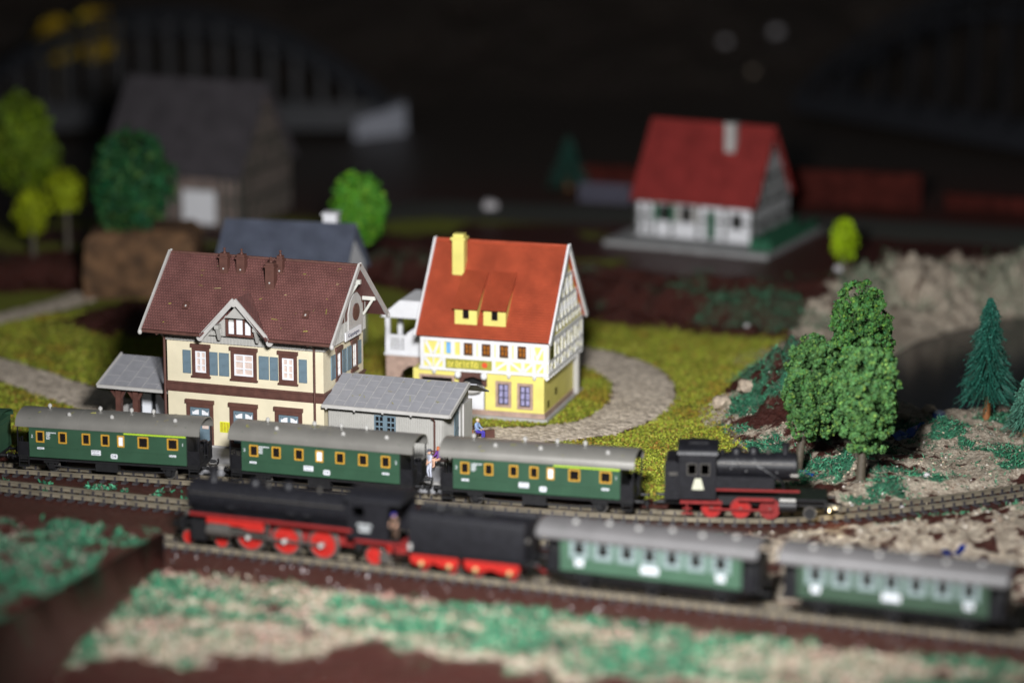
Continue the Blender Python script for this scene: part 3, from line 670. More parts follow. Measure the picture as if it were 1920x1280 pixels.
    # carved eave brackets out of the gable
    for y, z in ((.4, 11.9), (3.2, 10.15), (-3.2, 10.15)):
        bk = MB().box(hx + .24, L2 - .05, y - .13, y + .13, z, z + .30).bar((hx + .26, y, z - 1.1), (L2 - .25, y, z + .05), .17); bk.build('eave_bracket', P('ivory_bracket', (.60, .60, .54), .5), t)
    pipe(t, [(5.40, -Wd + .05, ze - .3), (5.40, -4.6, 8.5), (5.40, -hy - .28, 8.0), (5.40, -hy - .28, .4)], .085)
    pipe(t, [(-hx - .12, -Wd + .05, ze - .3), (-hx - .12, -4.5, 8.5), (-hx - .12, -hy - .2, 8.0), (-hx - .12, -hy - .2, .4)], .10)
    # cross gable in the middle of the front
    ax, az, gy, fz, gw = -.12, 11.25, -4.75, 8.62, 2.5
    k = (az - fz) / gw; yb = lambda z: -Wd + (z - ze) / ((zr - ze) / Wd)
    for q in (-1, 1):
        e0, e1 = Vector((ax + q * gw, gy - .25, fz)), Vector((ax + q * gw, yb(fz), fz)); top0, top1 = Vector((ax, gy - .25, az)), Vector((ax, yb(az) + .1, az))
        nrm = (Vector((q * (az - fz), 0, gw))).normalized() * .12
        vs = [e0, e1, top1, top0]; vs = vs + [v + nrm for v in vs]; F = [(0, 1, 2, 3), (7, 6, 5, 4), (0, 4, 5, 1), (1, 5, 6, 2), (2, 6, 7, 3), (3, 7, 4, 0)]
        MB().add(vs, F if q > 0 else [f[::-1] for f in F]).build('gable_roof', T_brown, t)
        bargeboard(t, (ax + q * (gw + .12), gy - .32, fz - .10), (ax, gy - .32, az + .10), .36, .14, M_lead)
        MB().cyl((ax + q * (gw + .14), gy - .40, fz - .13), 'y', .24, .16, 12).build('finial', M_lead, t, smooth=50)
        bb = MB().box(ax + q * 1.45 - .16, ax + q * 1.45 + .16, gy - .2, -hy - .5, 9.15, 9.42).bar((ax + q * 1.45, -hy - .68, 8.3), (ax + q * 1.45, gy - .05, 9.2), .2); bb.build('eave_bracket', M_grey, t)
    MB().cyl((ax, gy - .42, az - .16), 'y', .22, .2, 12).build('finial', M_lead, t, smooth=50)
    gf = MB().prism([(ax - 2.3, 8.55), (ax + 2.3, 8.55), (ax, 10.95)], 'y', -hy - .62, -hy - .17)
    for i in range(21):
        x = ax - 2.1 + .21 * i; top = 10.85 - abs(x - ax) * 1.04
        if top > 8.62: gf.box(x - .04, x + .04, -hy - .67, -hy - .621, 8.56, top)
    gf.build('gable_boarding', M_grey, t)
    MB().prism([(ax - .72, 10.05), (ax + .72, 10.05), (ax, 10.80)], 'y', gy - .28, gy - .18).build('gable_apex', M_grey, t)
    o = MB().box(-1.05, 1.05, -.14, .02, 0, .16).box(-1.05, -.86, -.14, .02, .162, 1.25).box(.86, 1.05, -.14, .02, .162, 1.25).box(-.40, -.26, -.14, .02, .162, 1.25).box(.26, .40, -.14, .02, .162, 1.25).box(-.86, .86, -.13, .02, 1.252, 1.4).build('attic_window', M_brown, t, loc=(ax + .12, -hy - .67, 8.62))
    for x0, x1, h in ((-.84, -.42, 1.02), (-.24, .24, 1.22), (.42, .84, 1.02)): MB().box(x0, x1, -.07, -.01, .164, h).build('pane', M_white, o)
    # chimneys and skylights
    def chimney(x, y, zb, h, w, d):
        o = MB().box(-w / 2, w / 2, -d / 2, d / 2, 0, h).box(-w / 2 - .07, w / 2 + .07, -d / 2 - .07, d / 2 + .07, h + .001, h + .12).box(-w / 2 + .02, w / 2 - .02, -d / 2 + .02, d / 2 - .02, h + .121, h + .34).build('chimney', M_brown, t, loc=(x, y, zb))
        MB().lathe((0, 0, h + .342), 'z', [(0, .12), (.10, .12), (.14, .06), (.22, .06), (.30, .11), (.38, .05)], 10).build('chimney_pot', M_brown, o, smooth=50)
        MB().cyl((0, -d / 2 - .05, h * .38), 'y', .06, .04, 10).build('ejector_mark', M_lead, o)
    chimney(-2.62, -.95, 12.2, 1.2, .62, .5); chimney(-1.32, -.92, 12.2, 1.2, .62, .5); chimney(1.28, -1.75, 11.4, 1.75, .66, .6); chimney(1.58, -.75, 12.3, 1.15, .45, .45)
    sl = (zr - ze) / Wd
    for x in (-4.48, 4.64):
        z = ze + sl * (Wd - 3.5); o = ring(MB(), -.22, .22, -.3, .3, .06, -.07, .04).build('skylight', M_brown, t, loc=(x, -3.5 - .05, z + .05), rot=(-R(90) + math.atan(sl) , 0, 0))
        MB().box(-.15, .15, -.04, .0, -.23, .23).build('pane', M_brown, o)
        MB().box(-.05, .05, -.07, -.041, -.15, .0).build('latch', M_lead, o)
    return t
station()

# ---------------------------------------------------------------- goods shed and waiting porch against the station
def slates(roof, L, h, w, rows, skew=0, mat=None, seed=1):
    """separate lapped sheets on a slab"""
    r = random.Random(seed); src = {}; cols = int(round(L / w)); w = L / cols
    for c in range(cols):
        y = 0; k = (c % 2) * .5
        cuts = [0] + [h * (j + k) / rows for j in range(1 if k == 0 else 0, rows + 1) if 0 < h * (j + k) / rows < h - .05] + [h]
        for a, b_ in zip(cuts[:-1], cuts[1:]):
            key = round(b_ - a, 3)
            if key not in src:
                d = b_ - a; q = [(-w / 2 + .022, 0), (w / 2 - .022, 0), (w / 2 - .022, d - .045), (-w / 2 + .022, d - .045)]
                mb = MB().add([(x, y_, .0) for x, y_ in q] + [(x, y_, .026 - .012 * (y_ / d)) for x, y_ in q], [(3, 2, 1, 0), (4, 5, 6, 7), (0, 1, 5, 4), (1, 2, 6, 5), (2, 3, 7, 6), (3, 0, 4, 7)])
                src[key] = mb.build('slate', mat or M_slate, roof, loc=(w * (c + .5), a, .003), rot=(0, 0, r.uniform(-.006, .006)))
            else: share(src[key], roof, (w * (c + .5), a, .003 + r.uniform(0, .006)), (r.uniform(-.002, .002), 0, r.uniform(-.006, .006)))
def goods_shed():
    t = thing('goods_shed', 'low grey boarded goods shed with slab roof, right of the station', 'shed', (-17.54, 221.69, 0), -19.15)
    x0, x1, yf, yr = 6.25, 14.75, -3.6, 1.6
    mb = MB().wall(x0, x1, .2, 4.15, [(9.72, 11.27, 2.0, 3.62)], yf, yf + .2)
    mb.prism([(yf + .2, .2), (yr, .2), (yr, 5.2), (-.2, 5.35), (yf + .2, 4.2)], 'x', x1 - .2, x1).prism([(yf + .2, .2), (yr, .2), (yr, 5.2), (-.2, 5.35), (yf + .2, 4.2)], 'x', x0, x0 + .2)
    mb.box(x0 + .2, x1 - .2, yr - .2, yr, .2, 5.1); mb.build('wall', M_grey, t)
    bt = MB()
    for i in range(52):
        x = x0 + .08 + i * (x1 - x0 - .16) / 51
        if not 9.55 < x < 11.45: bt.box(x - .035, x + .035, yf - .05, yf - .001, .22, 4.1)
        else: bt.box(x - .035, x + .035, yf - .05, yf - .001, .22, 1.85)
    for i in range(16):
        y = yf + .15 + i * .165
        if y < -1.45: bt.box(x1 + .001, x1 + .05, y - .035, y + .035, .22, 4.2 + (y - yf) * .33)
    bt.build('cover_strip', M_grey, t)
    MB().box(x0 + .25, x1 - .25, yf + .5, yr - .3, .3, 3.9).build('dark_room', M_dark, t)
    o = ring(MB(), -.80, .80, 0, 1.65, .10, -.06, .06).build('window', M_blue, t, loc=(10.495, yf, 1.98))
    g = MB().box(-.16, .16, -.05, .05, .102, 1.548)
    for x in (-.43, .43): g.box(x - .035, x + .035, -.04, .05, .102, 1.548)
    for z in (.47, .83, 1.19): g.box(-.698, -.162, -.035, .045, z - .05, z + .05).box(.162, .698, -.035, .045, z - .05, z + .05)
    g.build('glazing_bars', M_blue, o); MB().box(-.69, .69, .06, .08, .11, 1.54).build('pane', M_glass, o)
    d = MB().box(x1 + .001, x1 + .07, -1.35, -.55, .22, 4.3).build('door', M_blue, t)
    for z in (1.2, 2.4, 3.5): MB().box(x1 + .071, x1 + .10, -1.30, -.60, z - .05, z + .05).build('door_rail', M_blue, d)
    MB().box(x1 + .001, x1 + .18, -.5, -.12, .22, 4.9).build('corner_post', M_lead, t)
    MB().box(x1 + .001, x1 + .30, -.1, 1.6, .22, 4.0).build('side_bay', M_lead, t)
    rf = slab('roof', M_lead, t, (6.05, -4.25, 4.22), (15.48, -4.25, 4.22), (0, 3.85, 1.38), .1)
    slates(rf, 9.43, math.hypot(3.85, 1.38), .81, 3, seed=3)
    slab('roof', M_slate, t, (16.1, 2.2, 4.5), (6.05, 2.2, 4.5), (0, -2.55, 1.08), .1)
    MB().box(6.05, 15.5, -4.38, -4.24, 4.02, 4.26).build('gutter', M_lead, t)
    hk = MB()
    for x in (6.4, 8.5, 10.6, 12.7): hk.box(x - .06, x + .06, -4.40, -4.30, 3.92, 4.018)
    hk.build('gutter_bracket', M_lead, t)
    bargeboard(t, (15.56, -4.3, 4.14), (15.56, -.35, 5.56), .26, .12, M_lead)
    pipe(t, [(14.2, -4.3, 4.0), (14.2, yf - .14, 3.55), (14.2, yf - .14, .3)], .075)
    return t
goods_shed()
def porch():
    t = thing('waiting_porch', 'open waiting porch with brown posts under a grey slab roof', 'porch', (-17.54, 221.69, 0), -19.15)
    rf = slab('roof', M_lead, t, (-11.75, -3.1, 3.9), (-6.12, -3.1, 3.9), (0, 4.0, 1.35), .12)
    slates(rf, 5.63, math.hypot(4.0, 1.35), 1.1, 3, seed=5)
    MB().box(-11.8, -6.12, -3.26, -3.11, 3.72, 3.95).build('gutter', M_lead, t)
    bargeboard(t, (-11.82, -3.2, 3.86), (-11.82, .95, 5.28), .24, .12, M_lead)
    for x in (-10.4, -9.05, -6.45):
        p = MB().box(x - .2, x + .2, -2.75, -2.35, .1, 3.75).build('post', M_brown, t)
        b_ = MB().bar((x - .15, -2.55, 2.9), (x - .75, -2.55, 3.7), .2); b_.bar((x + .15, -2.55, 2.9), (x + .6, -2.55, 3.7), .2); b_.build('brace', M_brown, p)
    MB().box(-10.6, -6.2, -2.7, -2.4, 3.5, 3.72).build('beam', M_brown, t)
    MB().box(-10.7, -6.2, .55, .75, .1, 4.9).build('back_wall', M_under, t)
    MB().box(-10.7, -10.5, -2.2, .5, .1, 2.0).build('side_wall', M_lead, t)
    MB().box(-11.6, -6.1, -3.0, .8, -.1, .12).build('floor', M_pave, t)
    for x in (-10.0, -8.9): MB().box(x, x + .7, .35, .53, 1.1, 2.6).build('window', M_print, t)
    return t
porch()

# ---------------------------------------------------------------- the half-timbered inn
def inn():
    t = thing('half_timbered_inn', 'yellow half-timbered inn with orange-red roof and two dormers', 'inn', (-.74, 232.75, 0), -16.15)
    # lower storey
    lx0, lx1, ly = -5.5, 4.55, 4.62
    holes = [(.98, 1.95, 1.0, 2.7), (2.62, 3.62, .95, 2.65), (-1.78, .05, .45, 3.12), (-4.9, -2.4, 1.2, 2.9)]
    mb = MB().wall(lx0, lx1, .4, 3.40, holes, -ly, -ly + .25); mb.box(lx1 - .25, lx1, -ly + .25, ly, .4, 3.4).box(lx0, lx0 + .25, -ly + .25, ly, .4, 3.4).box(lx0 + .25, lx1 - .25, ly - .25, ly, .4, 3.4)
    mb.build('wall', M_yellow, t)
    MB().box(lx0 - .1, lx1 + .1, -ly - .1, ly + .1, .2, .56).build('stone_course', M_stone, t)
    MB().box(lx0 - .3, lx1 + .35, -ly - .35, ly + .6, -.3, .198).build('base_slab', M_concrete, t)
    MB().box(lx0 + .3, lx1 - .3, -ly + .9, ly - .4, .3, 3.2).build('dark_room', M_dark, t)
    for c, z in ((1.465, .88), (3.12, .82)):
        o = window(t, (c, -ly, z), 0, 1.2, 1.95, .2, M_stone, M_lace, M_under, 2, 3, False, .05)
    ring(MB(), -5.0, -2.3, 1.1, 3.0, .18, -ly - .08, -ly + .05).build('window', M_stone, t); MB().box(-4.8, -2.5, -ly + .06, -ly + .1, 1.3, 2.8).build('shop_pane', M_glass, t)
    # arched porch door with a stone canopy
    ac = MB().prism([(-1.95, 2.35), (-1.72, 2.35), (-1.5, 2.85), (-.87, 3.05), (-.25, 2.85), (-.02, 2.35), (.2, 2.35), (.2, 3.38), (-1.95, 3.38)], 'y', -ly - .12, -ly + .05); ac.build('door_arch', M_brown, t)
    MB().prism([(-1.6 + .15 * i, 2.12 - .16 * math.sin(math.pi * i / 10)) for i in range(11)] + [(-.1, 2.42), (-1.6, 2.42)], 'y', -ly - .9, -ly - .1).build('canopy', M_lead, t)
    MB().box(-1.7, -.05, -ly + .02, -ly + .12, .42, 2.3).build('door', M_white, t)
    for x in (-1.88, .12): MB().lathe((x, -ly - .55, 2.95), 'z', [(0, .05), (.1, .22), (.3, .26), (.5, .2), (.58, .05)], 12).build('lantern', M_white, t, smooth=60)
    # jettied upper storey: yellow panels behind a white frame
    ux, uy = 4.87, 4.76
    wins = [(-1.17, 5.10), (.20, 5.10), (1.56, 5.10), (2.92, 5.10)]
    mb = MB().wall(-ux, ux, 3.42, 6.3, [(c - .33, c + .33, 4.68, 5.52) for c, _ in wins] + [(-2.9, -2.55, 4.68, 5.54)], -uy, -uy + .2)
    mb.box(ux - .2, ux, -uy + .2, uy, 3.42, 6.3).box(-ux, -ux + .2, -uy + .2, uy, 3.42, 6.3).box(-ux + .2, ux - .2, uy - .2, uy, 3.42, 6.3); mb.build('upper_wall', M_yellow, t)
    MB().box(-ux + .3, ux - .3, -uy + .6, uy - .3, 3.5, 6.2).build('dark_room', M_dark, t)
    Y0, Y1 = -uy - .10, -uy - .002
    def beam(x0, x1, z0, z1): MB().box(x0, x1, Y0, Y1, z0, z1).build('timber_beam', M_timber, t)
    beam(-ux - .08, ux + .08, 3.40, 3.66); beam(-ux, ux, 4.34, 4.62); beam(-ux, ux, 5.60, 5.98)
    posts = [-4.72, -3.18, -2.36, -1.66, -.68, -.29, .69, 1.08, 2.04, 2.44, 3.40, 3.74, 4.70]
    for x in posts: beam(x - .15, x + .15, 4.622, 5.598)
    for x in (-4.72, -3.02, .78, 1.9, 3.0, 3.85, 4.70): beam(x - .13, x + .13, 3.662, 4.338)
    def brace(a, b_, w=.2): MB().bar((a[0], -uy - .06, a[1]), (b_[0], -uy - .06, b_[1]), .08, w).build('timber_brace', M_timber, t)
    for a, b_ in (((-4.45, 5.55), (-3.98, 4.65)), ((-3.42, 5.55), (-3.80, 4.65)), ((-4.55, 4.3), (-4.05, 3.7)), ((-3.2, 4.3), (-3.65, 3.7)), ((-3.84, 4.62), (-3.84, 3.6)),
                  ((.9, 3.7), (1.75, 4.3)), ((2.05, 4.3), (2.9, 3.7)), ((3.1, 3.7), (3.7, 4.3)), ((4.5, 5.55), (4.05, 4.65)), ((4.55, 4.3), (4.1, 3.7)), ((3.84, 5.5), (4.1, 4.7))): brace(a, b_)
    for c, _ in wins:
        o = window(t, (c, -uy + .02, 4.66), 0, .74, .90, .07, M_brown, M_amber, M_under, 2, 2, False, .03)
    o = MB().box(-2.90, -2.55, -uy + .06, -uy + .1, 4.68, 5.54).build('window', P('sky_blue_pane', (.18, .42, .75), .3), t, label='narrow blue stair window')
    # painted inn sign: olive ground, crowded old-style letters, red crest
    sg = MB().box(-2.9, .62, -uy - .16, -uy - .102, 3.62, 4.34).build('inn_sign', P('sign_olive', (.36, .34, .05), .5, .2, 3), t)
    rr = random.Random(4); lt = MB(); x = -2.72
    while x < -.55:
        h = rr.uniform(.36, .5); lt.box(x, x + .07, -uy - .185, -uy - .161, 3.74, 3.74 + h)
        if rr.random() < .8: lt.box(x + .072, x + .17, -uy - .185, -uy - .161, 3.74 + h - .08, 3.74 + h)
        if rr.random() < .6: lt.box(x + .072, x + .15, -uy - .185, -uy - .161, 3.74, 3.80)
        if rr.random() < .7: lt.box(x + .172, x + .235, -uy - .185, -uy - .161, 3.74, 3.74 + h - .09)
        x += .30
    lt.build('lettering', P('sign_yellow', (.80, .70, .12), .5), sg)
    MB().lathe((.1, -uy - .162, 4.0), 'y', [(0, .22), (-.03, .2)], 14).build('crest', P('sign_red', (.70, .10, .03), .5), sg)
    for x in (-3.84, 1.9, 3.85): MB().lathe((x, -uy + .02, 3.05), 'z', [(0, .03), (.1, .14), (.3, .18), (.36, .2)], 8).build('corbel', M_timber, t, smooth=50)
    # right flank: timbers and jetty teeth
    for i in range(14):
        y = -uy + .2 + i * (2 * uy - .4) / 13; MB().prism([(ux - .45, 3.40), (ux + .10, 3.40), (ux + .10, 3.24), (ux - .1, 3.06)], 'y', y - .14, y + .14).build('jetty_joist', M_timber, t)
    def sbeam(y0, y1, z0, z1): MB().box(ux + .002, ux + .09, y0, y1, z0, z1).build('timber_beam', M_timber, t)
    sbeam(-uy - .08, uy + .08, 3.402, 3.66); sbeam(-uy, uy, 4.36, 4.56); sbeam(-uy, uy, 5.75, 6.1)
    for i in range(11):
        y = -uy + .1 + i * (2 * uy - .2) / 10; sbeam(y - .13, y + .13, 3.662, 4.358); sbeam(y - .13, y + .13, 4.562, 5.748)
    for i in range(5):
        y = -uy + .9 + i * 1.9; MB().bar((ux + .05, y - .5, 3.7), (ux + .05, y + .5, 4.34), .08, .18).build('timber_brace', M_timber, t); MB().bar((ux + .05, y + .45, 4.6), (ux + .05, y - .45, 5.7), .08, .18).build('timber_brace', M_timber, t)
    MB().box(ux + .091, ux + .12, -4.35, -3.55, 4.6, 5.6).build('window', M_glass, t)
    for y, z in ((-3.7, .8), (-1.6, 1.3)): MB().box(lx1 + .002, lx1 + .04, y, y + .4, z, z + .5).build('cellar_window', M_glass, t)
    MB().box(lx1 + .05, lx1 + .45, 3.4, 3.8, .2, 3.3).build('corner_post', M_lead, t)
    # gables
    Ly, ze, zr = 5.15, 6.03, 12.29
    for sx in (-1, 1):
        x0, x1 = (ux - .2, ux) if sx > 0 else (-ux, -ux + .2)
        MB().prism([(-4.6, 6.301), (4.6, 6.301), (0, 11.9)], 'x', x0, x1).build('gable_wall', M_yellow, t)
    k = (12.1 - 6.3) / 4.75
    for z0, z1 in ((6.85, 7.1), (8.3, 8.55), (9.85, 10.1)):
        hw = (12.0 - z1) / k; MB().box(ux + .002, ux + .09, -hw, hw, z0, z1).build('timber_beam', M_timber, t)
    for zlo, zhi in ((6.32, 6.848), (7.102, 8.298), (8.552, 9.848), (10.102, 11.3)):
        hw = (11.9 - zhi) / k; n = max(1, int(hw * 2 / .85))
        for i in range(n + 1):
            y = -hw + 2 * hw * i / n if n > 1 else -hw * .4 + .8 * hw * i; MB().box(ux + .002, ux + .085, y - .13, y + .13, zlo, zhi).build('timber_post', M_timber, t)
            if i < n and zhi - zlo > 1: MB().bar((ux + .045, y + .15, zlo + .1), (ux + .045, y + 2 * hw / n - .15, zhi - .1), .07, .16).build('timber_brace', M_timber, t)
    for sx in (-1, 1):
        for q in (-1, 1):
            bargeboard(t, (sx * 5.16, q * (Ly + .06), ze - .10), (sx * 5.16, q * 1.9, ze + 3.9), .36, .14, M_timber)
            bargeboard(t, (sx * 5.16, q * 1.97, ze + 3.78), (sx * 5.16, q * .03, zr - .02), .32, .16, M_timber)
    slab('roof', T_red, t, (-5.1, -Ly, ze), (5.1, -Ly, ze), (0, Ly, zr - ze), .2)
    slab('roof', T_red, t, (5.1, Ly, ze), (-5.1, Ly, ze), (0, -Ly, zr - ze), .2)
    MB().cyl((-5.1, 0, zr - .05), 'x', .12, 10.2, 10).build('ridge_cap', T_red, t, smooth=50)
    o = MB().box(-.45, .45, -.4, .4, 0, 3.0).box(-.56, .56, -.5, .5, 3.001, 3.2).box(-.4, .4, -.35, .35, 3.201, 3.45).build('chimney', M_yellow, t, loc=(-2.83, -1.5, 9.6))
    # two shed dormers
    sl = (zr - ze) / Ly; roofz = lambda y: ze + (y + Ly) * sl
    for x0, x1 in ((-2.32, -.62), (-.12, 1.58)):
        yf = -4.45; zb, zt = roofz(yf) - .05, 8.12; yb = -Ly + (zt + 1.05 - ze) / sl
        d = MB().wall(x0, x1, zb, zt, [((x0 + x1) / 2 - .24, (x0 + x1) / 2 + .24, 7.3, 8.04)], yf, yf + .15)
        for xa, xb in ((x0, x0 + .12), (x1 - .12, x1)): d.prism([(yf + .15, zb), (yf + .15, zt), (-1.9, roofz(-1.9) + .1), (-1.9, roofz(-1.9) - .1)], 'x', xa, xb)
        o = d.build('dormer', M_yellow, t)
        ring(MB(), (x0 + x1) / 2 - .24, (x0 + x1) / 2 + .24, 7.3, 8.04, .05, yf + .0, yf + .06).build('window_frame', M_brown, o)
        MB().box((x0 + x1) / 2 - .19, (x0 + x1) / 2 + .19, yf + .07, yf + .1, 7.35, 7.99).build('pane', M_glass, o)
        yr = -1.62; slab('dormer_roof', T_red, t, (x0 - .14, yf - .28, zt - .02), (x1 + .10, yf - .28, zt - .02), (0, yr - yf + .28, roofz(yr) + .06 - zt), .10)
    # white garden pavilion and stone arch on the left end
    st = MB().wall(-8.75, -5.5, -.1, 3.38, [(-7.7, -6.1, -.05, 2.6)], -1.2, -.85); st.prism([(-7.7, 1.6), (-7.45, 2.2), (-6.9, 2.6), (-6.1, 2.6), (-7.7, 2.6)], 'y', -1.15, -.9); st.box(-8.75, -8.4, -.85, 2.0, -.1, 3.38); st.build('stone_arch', M_stone, t)
    MB().box(-8.85, -4.9, -1.3, 2.1, 3.382, 3.55).build('terrace_floor', M_white, t)
    rl = ring(MB(), -8.75, -7.1, 3.56, 4.95, .18, -1.2, -1.05)
    for i in range(6): rl.box(-8.5 + .23 * i, -8.36 + .23 * i, -1.18, -1.08, 3.74, 4.77)
    rl.build('railing', M_white, t)
    MB().prism([(-7.1, 3.56), (-5.6, 3.56), (-5.6, 5.9), (-6.0, 5.9), (-7.1, 5.1)], 'y', -1.22, -1.02).build('stair_wall', M_white, t)
    for x, y in ((-8.6, -1.1), (-8.6, 1.9)): MB().box(x - .17, x + .17, y - .15, y + .15, 3.56, 6.35).build('post', M_white, t)
    MB().prism([(-9.05, 6.36), (-4.95, 6.36), (-4.95, 7.7), (-7.5, 7.7)], 'y', -1.6, 2.3).build('pavilion_roof', M_white, t)
    MB().box(-5.48, -4.9, -2.6, -1.0, 3.3, 6.2).build('side_wall', M_white, t)
    return t
inn()

# ---------------------------------------------------------------- far houses
def far_house(name, label, loc, yaw, L, Wd, wl, wd, z0, ze, zr, tm, wallm, timbm, chim, slab_mat=None, spec=None):
    t = thing(name, label, 'house', (loc[0], loc[1], z0), yaw); e, r = ze - z0, zr - z0; hx, hy = wl / 2, wd / 2
    sp = spec or []
    MB().wall(-hx, hx, 0, e + .25, [(a, b_, c, d) for a, b_, c, d, *_ in sp], -hy, -hy + .25).box(hx - .25, hx, -hy + .25, hy, 0, e + .25).box(-hx, -hx + .25, -hy + .25, hy, 0, e + .25).box(-hx + .25, hx - .25, hy - .25, hy, 0, e + .25).build('wall', wallm, t)
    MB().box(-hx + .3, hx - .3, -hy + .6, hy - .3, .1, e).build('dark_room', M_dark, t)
    k = (r - e) / (Wd / 2)
    for sx in (-1, 1):
        x0, x1 = (hx - .25, hx) if sx > 0 else (-hx, -hx + .25); MB().prism([(-hy, e + .251), (hy, e + .251), (hy * .05, r - 1.15), (-hy * .05, r - 1.15)], 'x', x0, x1).build('gable_wall', wallm, t)
    slab('roof', tm, t, (-L / 2, -Wd / 2, e), (L / 2, -Wd / 2, e), (0, Wd / 2, r - e), .22); slab('roof', tm, t, (L / 2, Wd / 2, e), (-L / 2, Wd / 2, e), (0, -Wd / 2, r - e), .22)
    for a, b_, c, d, what, m_ in sp:
        o = ring(MB(), a, b_, c, d, .09, -hy - .06, -hy + .1).build(what, timbm or M_white, t); MB().box(a + .09, b_ - .09, -hy + .05, -hy + .12, c + .09, d - .09).build('pane' if what == 'window' else 'leaf', m_, o)
    if chim: cx, cy, cw, ch, cm = chim; MB().box(cx - cw / 2, cx + cw / 2, cy - cw / 2, cy + cw / 2, r - abs(cy) * k - .3, r + ch).box(cx - cw / 2 - .1, cx + cw / 2 + .1, cy - cw / 2 - .1, cy + cw / 2 + .1, r + ch + .001, r + ch + .15).build('chimney', cm, t)
    if timbm:
        for a, b_ in zip([-hx] + sorted(q[1] for q in sp), sorted(q[0] for q in sp) + [hx]):
            if b_ - a > .3: MB().box(a + .02, b_ - .02, -hy - .065, -hy - .003, e * .52, e * .52 + .2).build('timber_beam', timbm, t)
        for i in range(int(wl / .85) + 1):
            x = -hx + .12 + i * (wl - .24) / int(wl / .85)
            if not any(a - .1 < x < b_ + .1 for a, b_, *_ in sp): MB().box(x - .14, x + .14, -hy - .07, -hy - .002, .1, e - .1).build('timber_post', timbm, t)
            if i % 2 == 0: MB().bar((x + .12, -hy - .035, .2), (x + .95, -hy - .035, e * .9), .06, .15).build('timber_brace', timbm, t) if not any(a - 1.1 < x < b_ + .1 for a, b_, *_ in sp) else None
        for i in range(int(wd / 1.0) + 1):
            y = -hy + .12 + i * (wd - .24) / int(wd / 1.0); top = e + .2 + max(0, (hy - abs(y)) * k * .92); MB().box(hx + .002, hx + .07, y - .12, y + .12, .1, top).build('timber_post', timbm, t)
        for z in (e * .5, e, e + (r - e) * .35, e + (r - e) * .66):
            w_ = hy if z <= e else hy * (1 - (z - e) / (r - e)) ; MB().box(hx + .003, hx + .09, -w_, w_, z - .12, z + .12).build('timber_beam', timbm, t)
        for i in range(6):
            y = -hy + .4 + i * (wd - .8) / 6; MB().bar((hx + .05, y, .2), (hx + .05, y + .9, e * .48), .07, .16).build('timber_brace', timbm, t)
            if abs(y) < hy * .7: MB().bar((hx + .05, y + .8, e + .2), (hx + .05, y, e + (r - e) * .33), .07, .16).build('timber_brace', timbm, t)
    return t
M_dtim = P('dark_timber', (.045, .05, .04), .6, .2, 3)
rx, ry = 18.1, 283.6
t = far_house('half_timbered_house', 'white half-timbered house with bright red roof on a grey slab', (rx, ry), -25.4, 12.0, 10.0, 11.3, 9.0, 3.0, 6.2, 12.85, T_red2, M_white, M_dtim, (2.3, -1.5, .9, .15, M_lead),
    spec=[(-3.3, -2.3, 1.4, 2.9, 'window', M_glass), (-1.2, -.2, 1.4, 2.9, 'window', M_glass), (1.2, 2.1, .1, 2.7, 'door', M_fence), (3.6, 4.6, 1.2, 2.6, 'window', M_glass)])
for x in (-3.62, -1.98, -1.5, .1): MB().box(x - .28, x + .28, -4.62, -4.56, 1.4, 2.9).build('shutter', M_fence if x < -1.9 else M_lead, t)
MB().box(-7.1, 8.5, -8.3, 5.5, -.75, -.02).build('base_slab', P('dim_slab', (.30, .30, .295), .8, .15, .6), t)
for (a, b_) in (((6.4, -7.0), (6.4, 4.8)), ((6.4, -7.0), (8.2, -7.0)), ((8.2, -7.0), (8.2, 4.8))):
    n = 14 if abs(a[1] - b_[1]) > 3 else 3
    for i in range(n):
        q = [a[j] + (b_[j] - a[j]) * (i + .5) / n for j in (0, 1)]; w = .38; MB().box(q[0] - (.05 if a[0] == b_[0] else w), q[0] + (.05 if a[0] == b_[0] else w), q[1] - (w if a[0] == b_[0] else .05), q[1] + (w if a[0] == b_[0] else .05), -.02, 1.0).build('fence_board', M_fence, t)
far_house('barn', 'large dark grey roofed barn with brick and timber gable, far left', (-29.5, 298), -20, 14.5, 13.5, 13.6, 11.5, 1.6, 6.6, 14.6, T_dark, P('barn_plaster', (.20, .15, .13), .7, .5, 1.2), M_dtim, None,
    spec=[(.8, 4.4, .3, 3.6, 'door', M_white), (-4.2, -3.0, 1.2, 2.8, 'window', M_glass)])
far_house('cottage', 'small white cottage with slate blue roof directly behind the station', (-17.6, 249.5), -12, 10.9, 8.6, 10.2, 7.4, 0.2, 6.4, 10.55, T_blue, M_white, None, (3.1, 1.0, 1.1, .5, M_white))
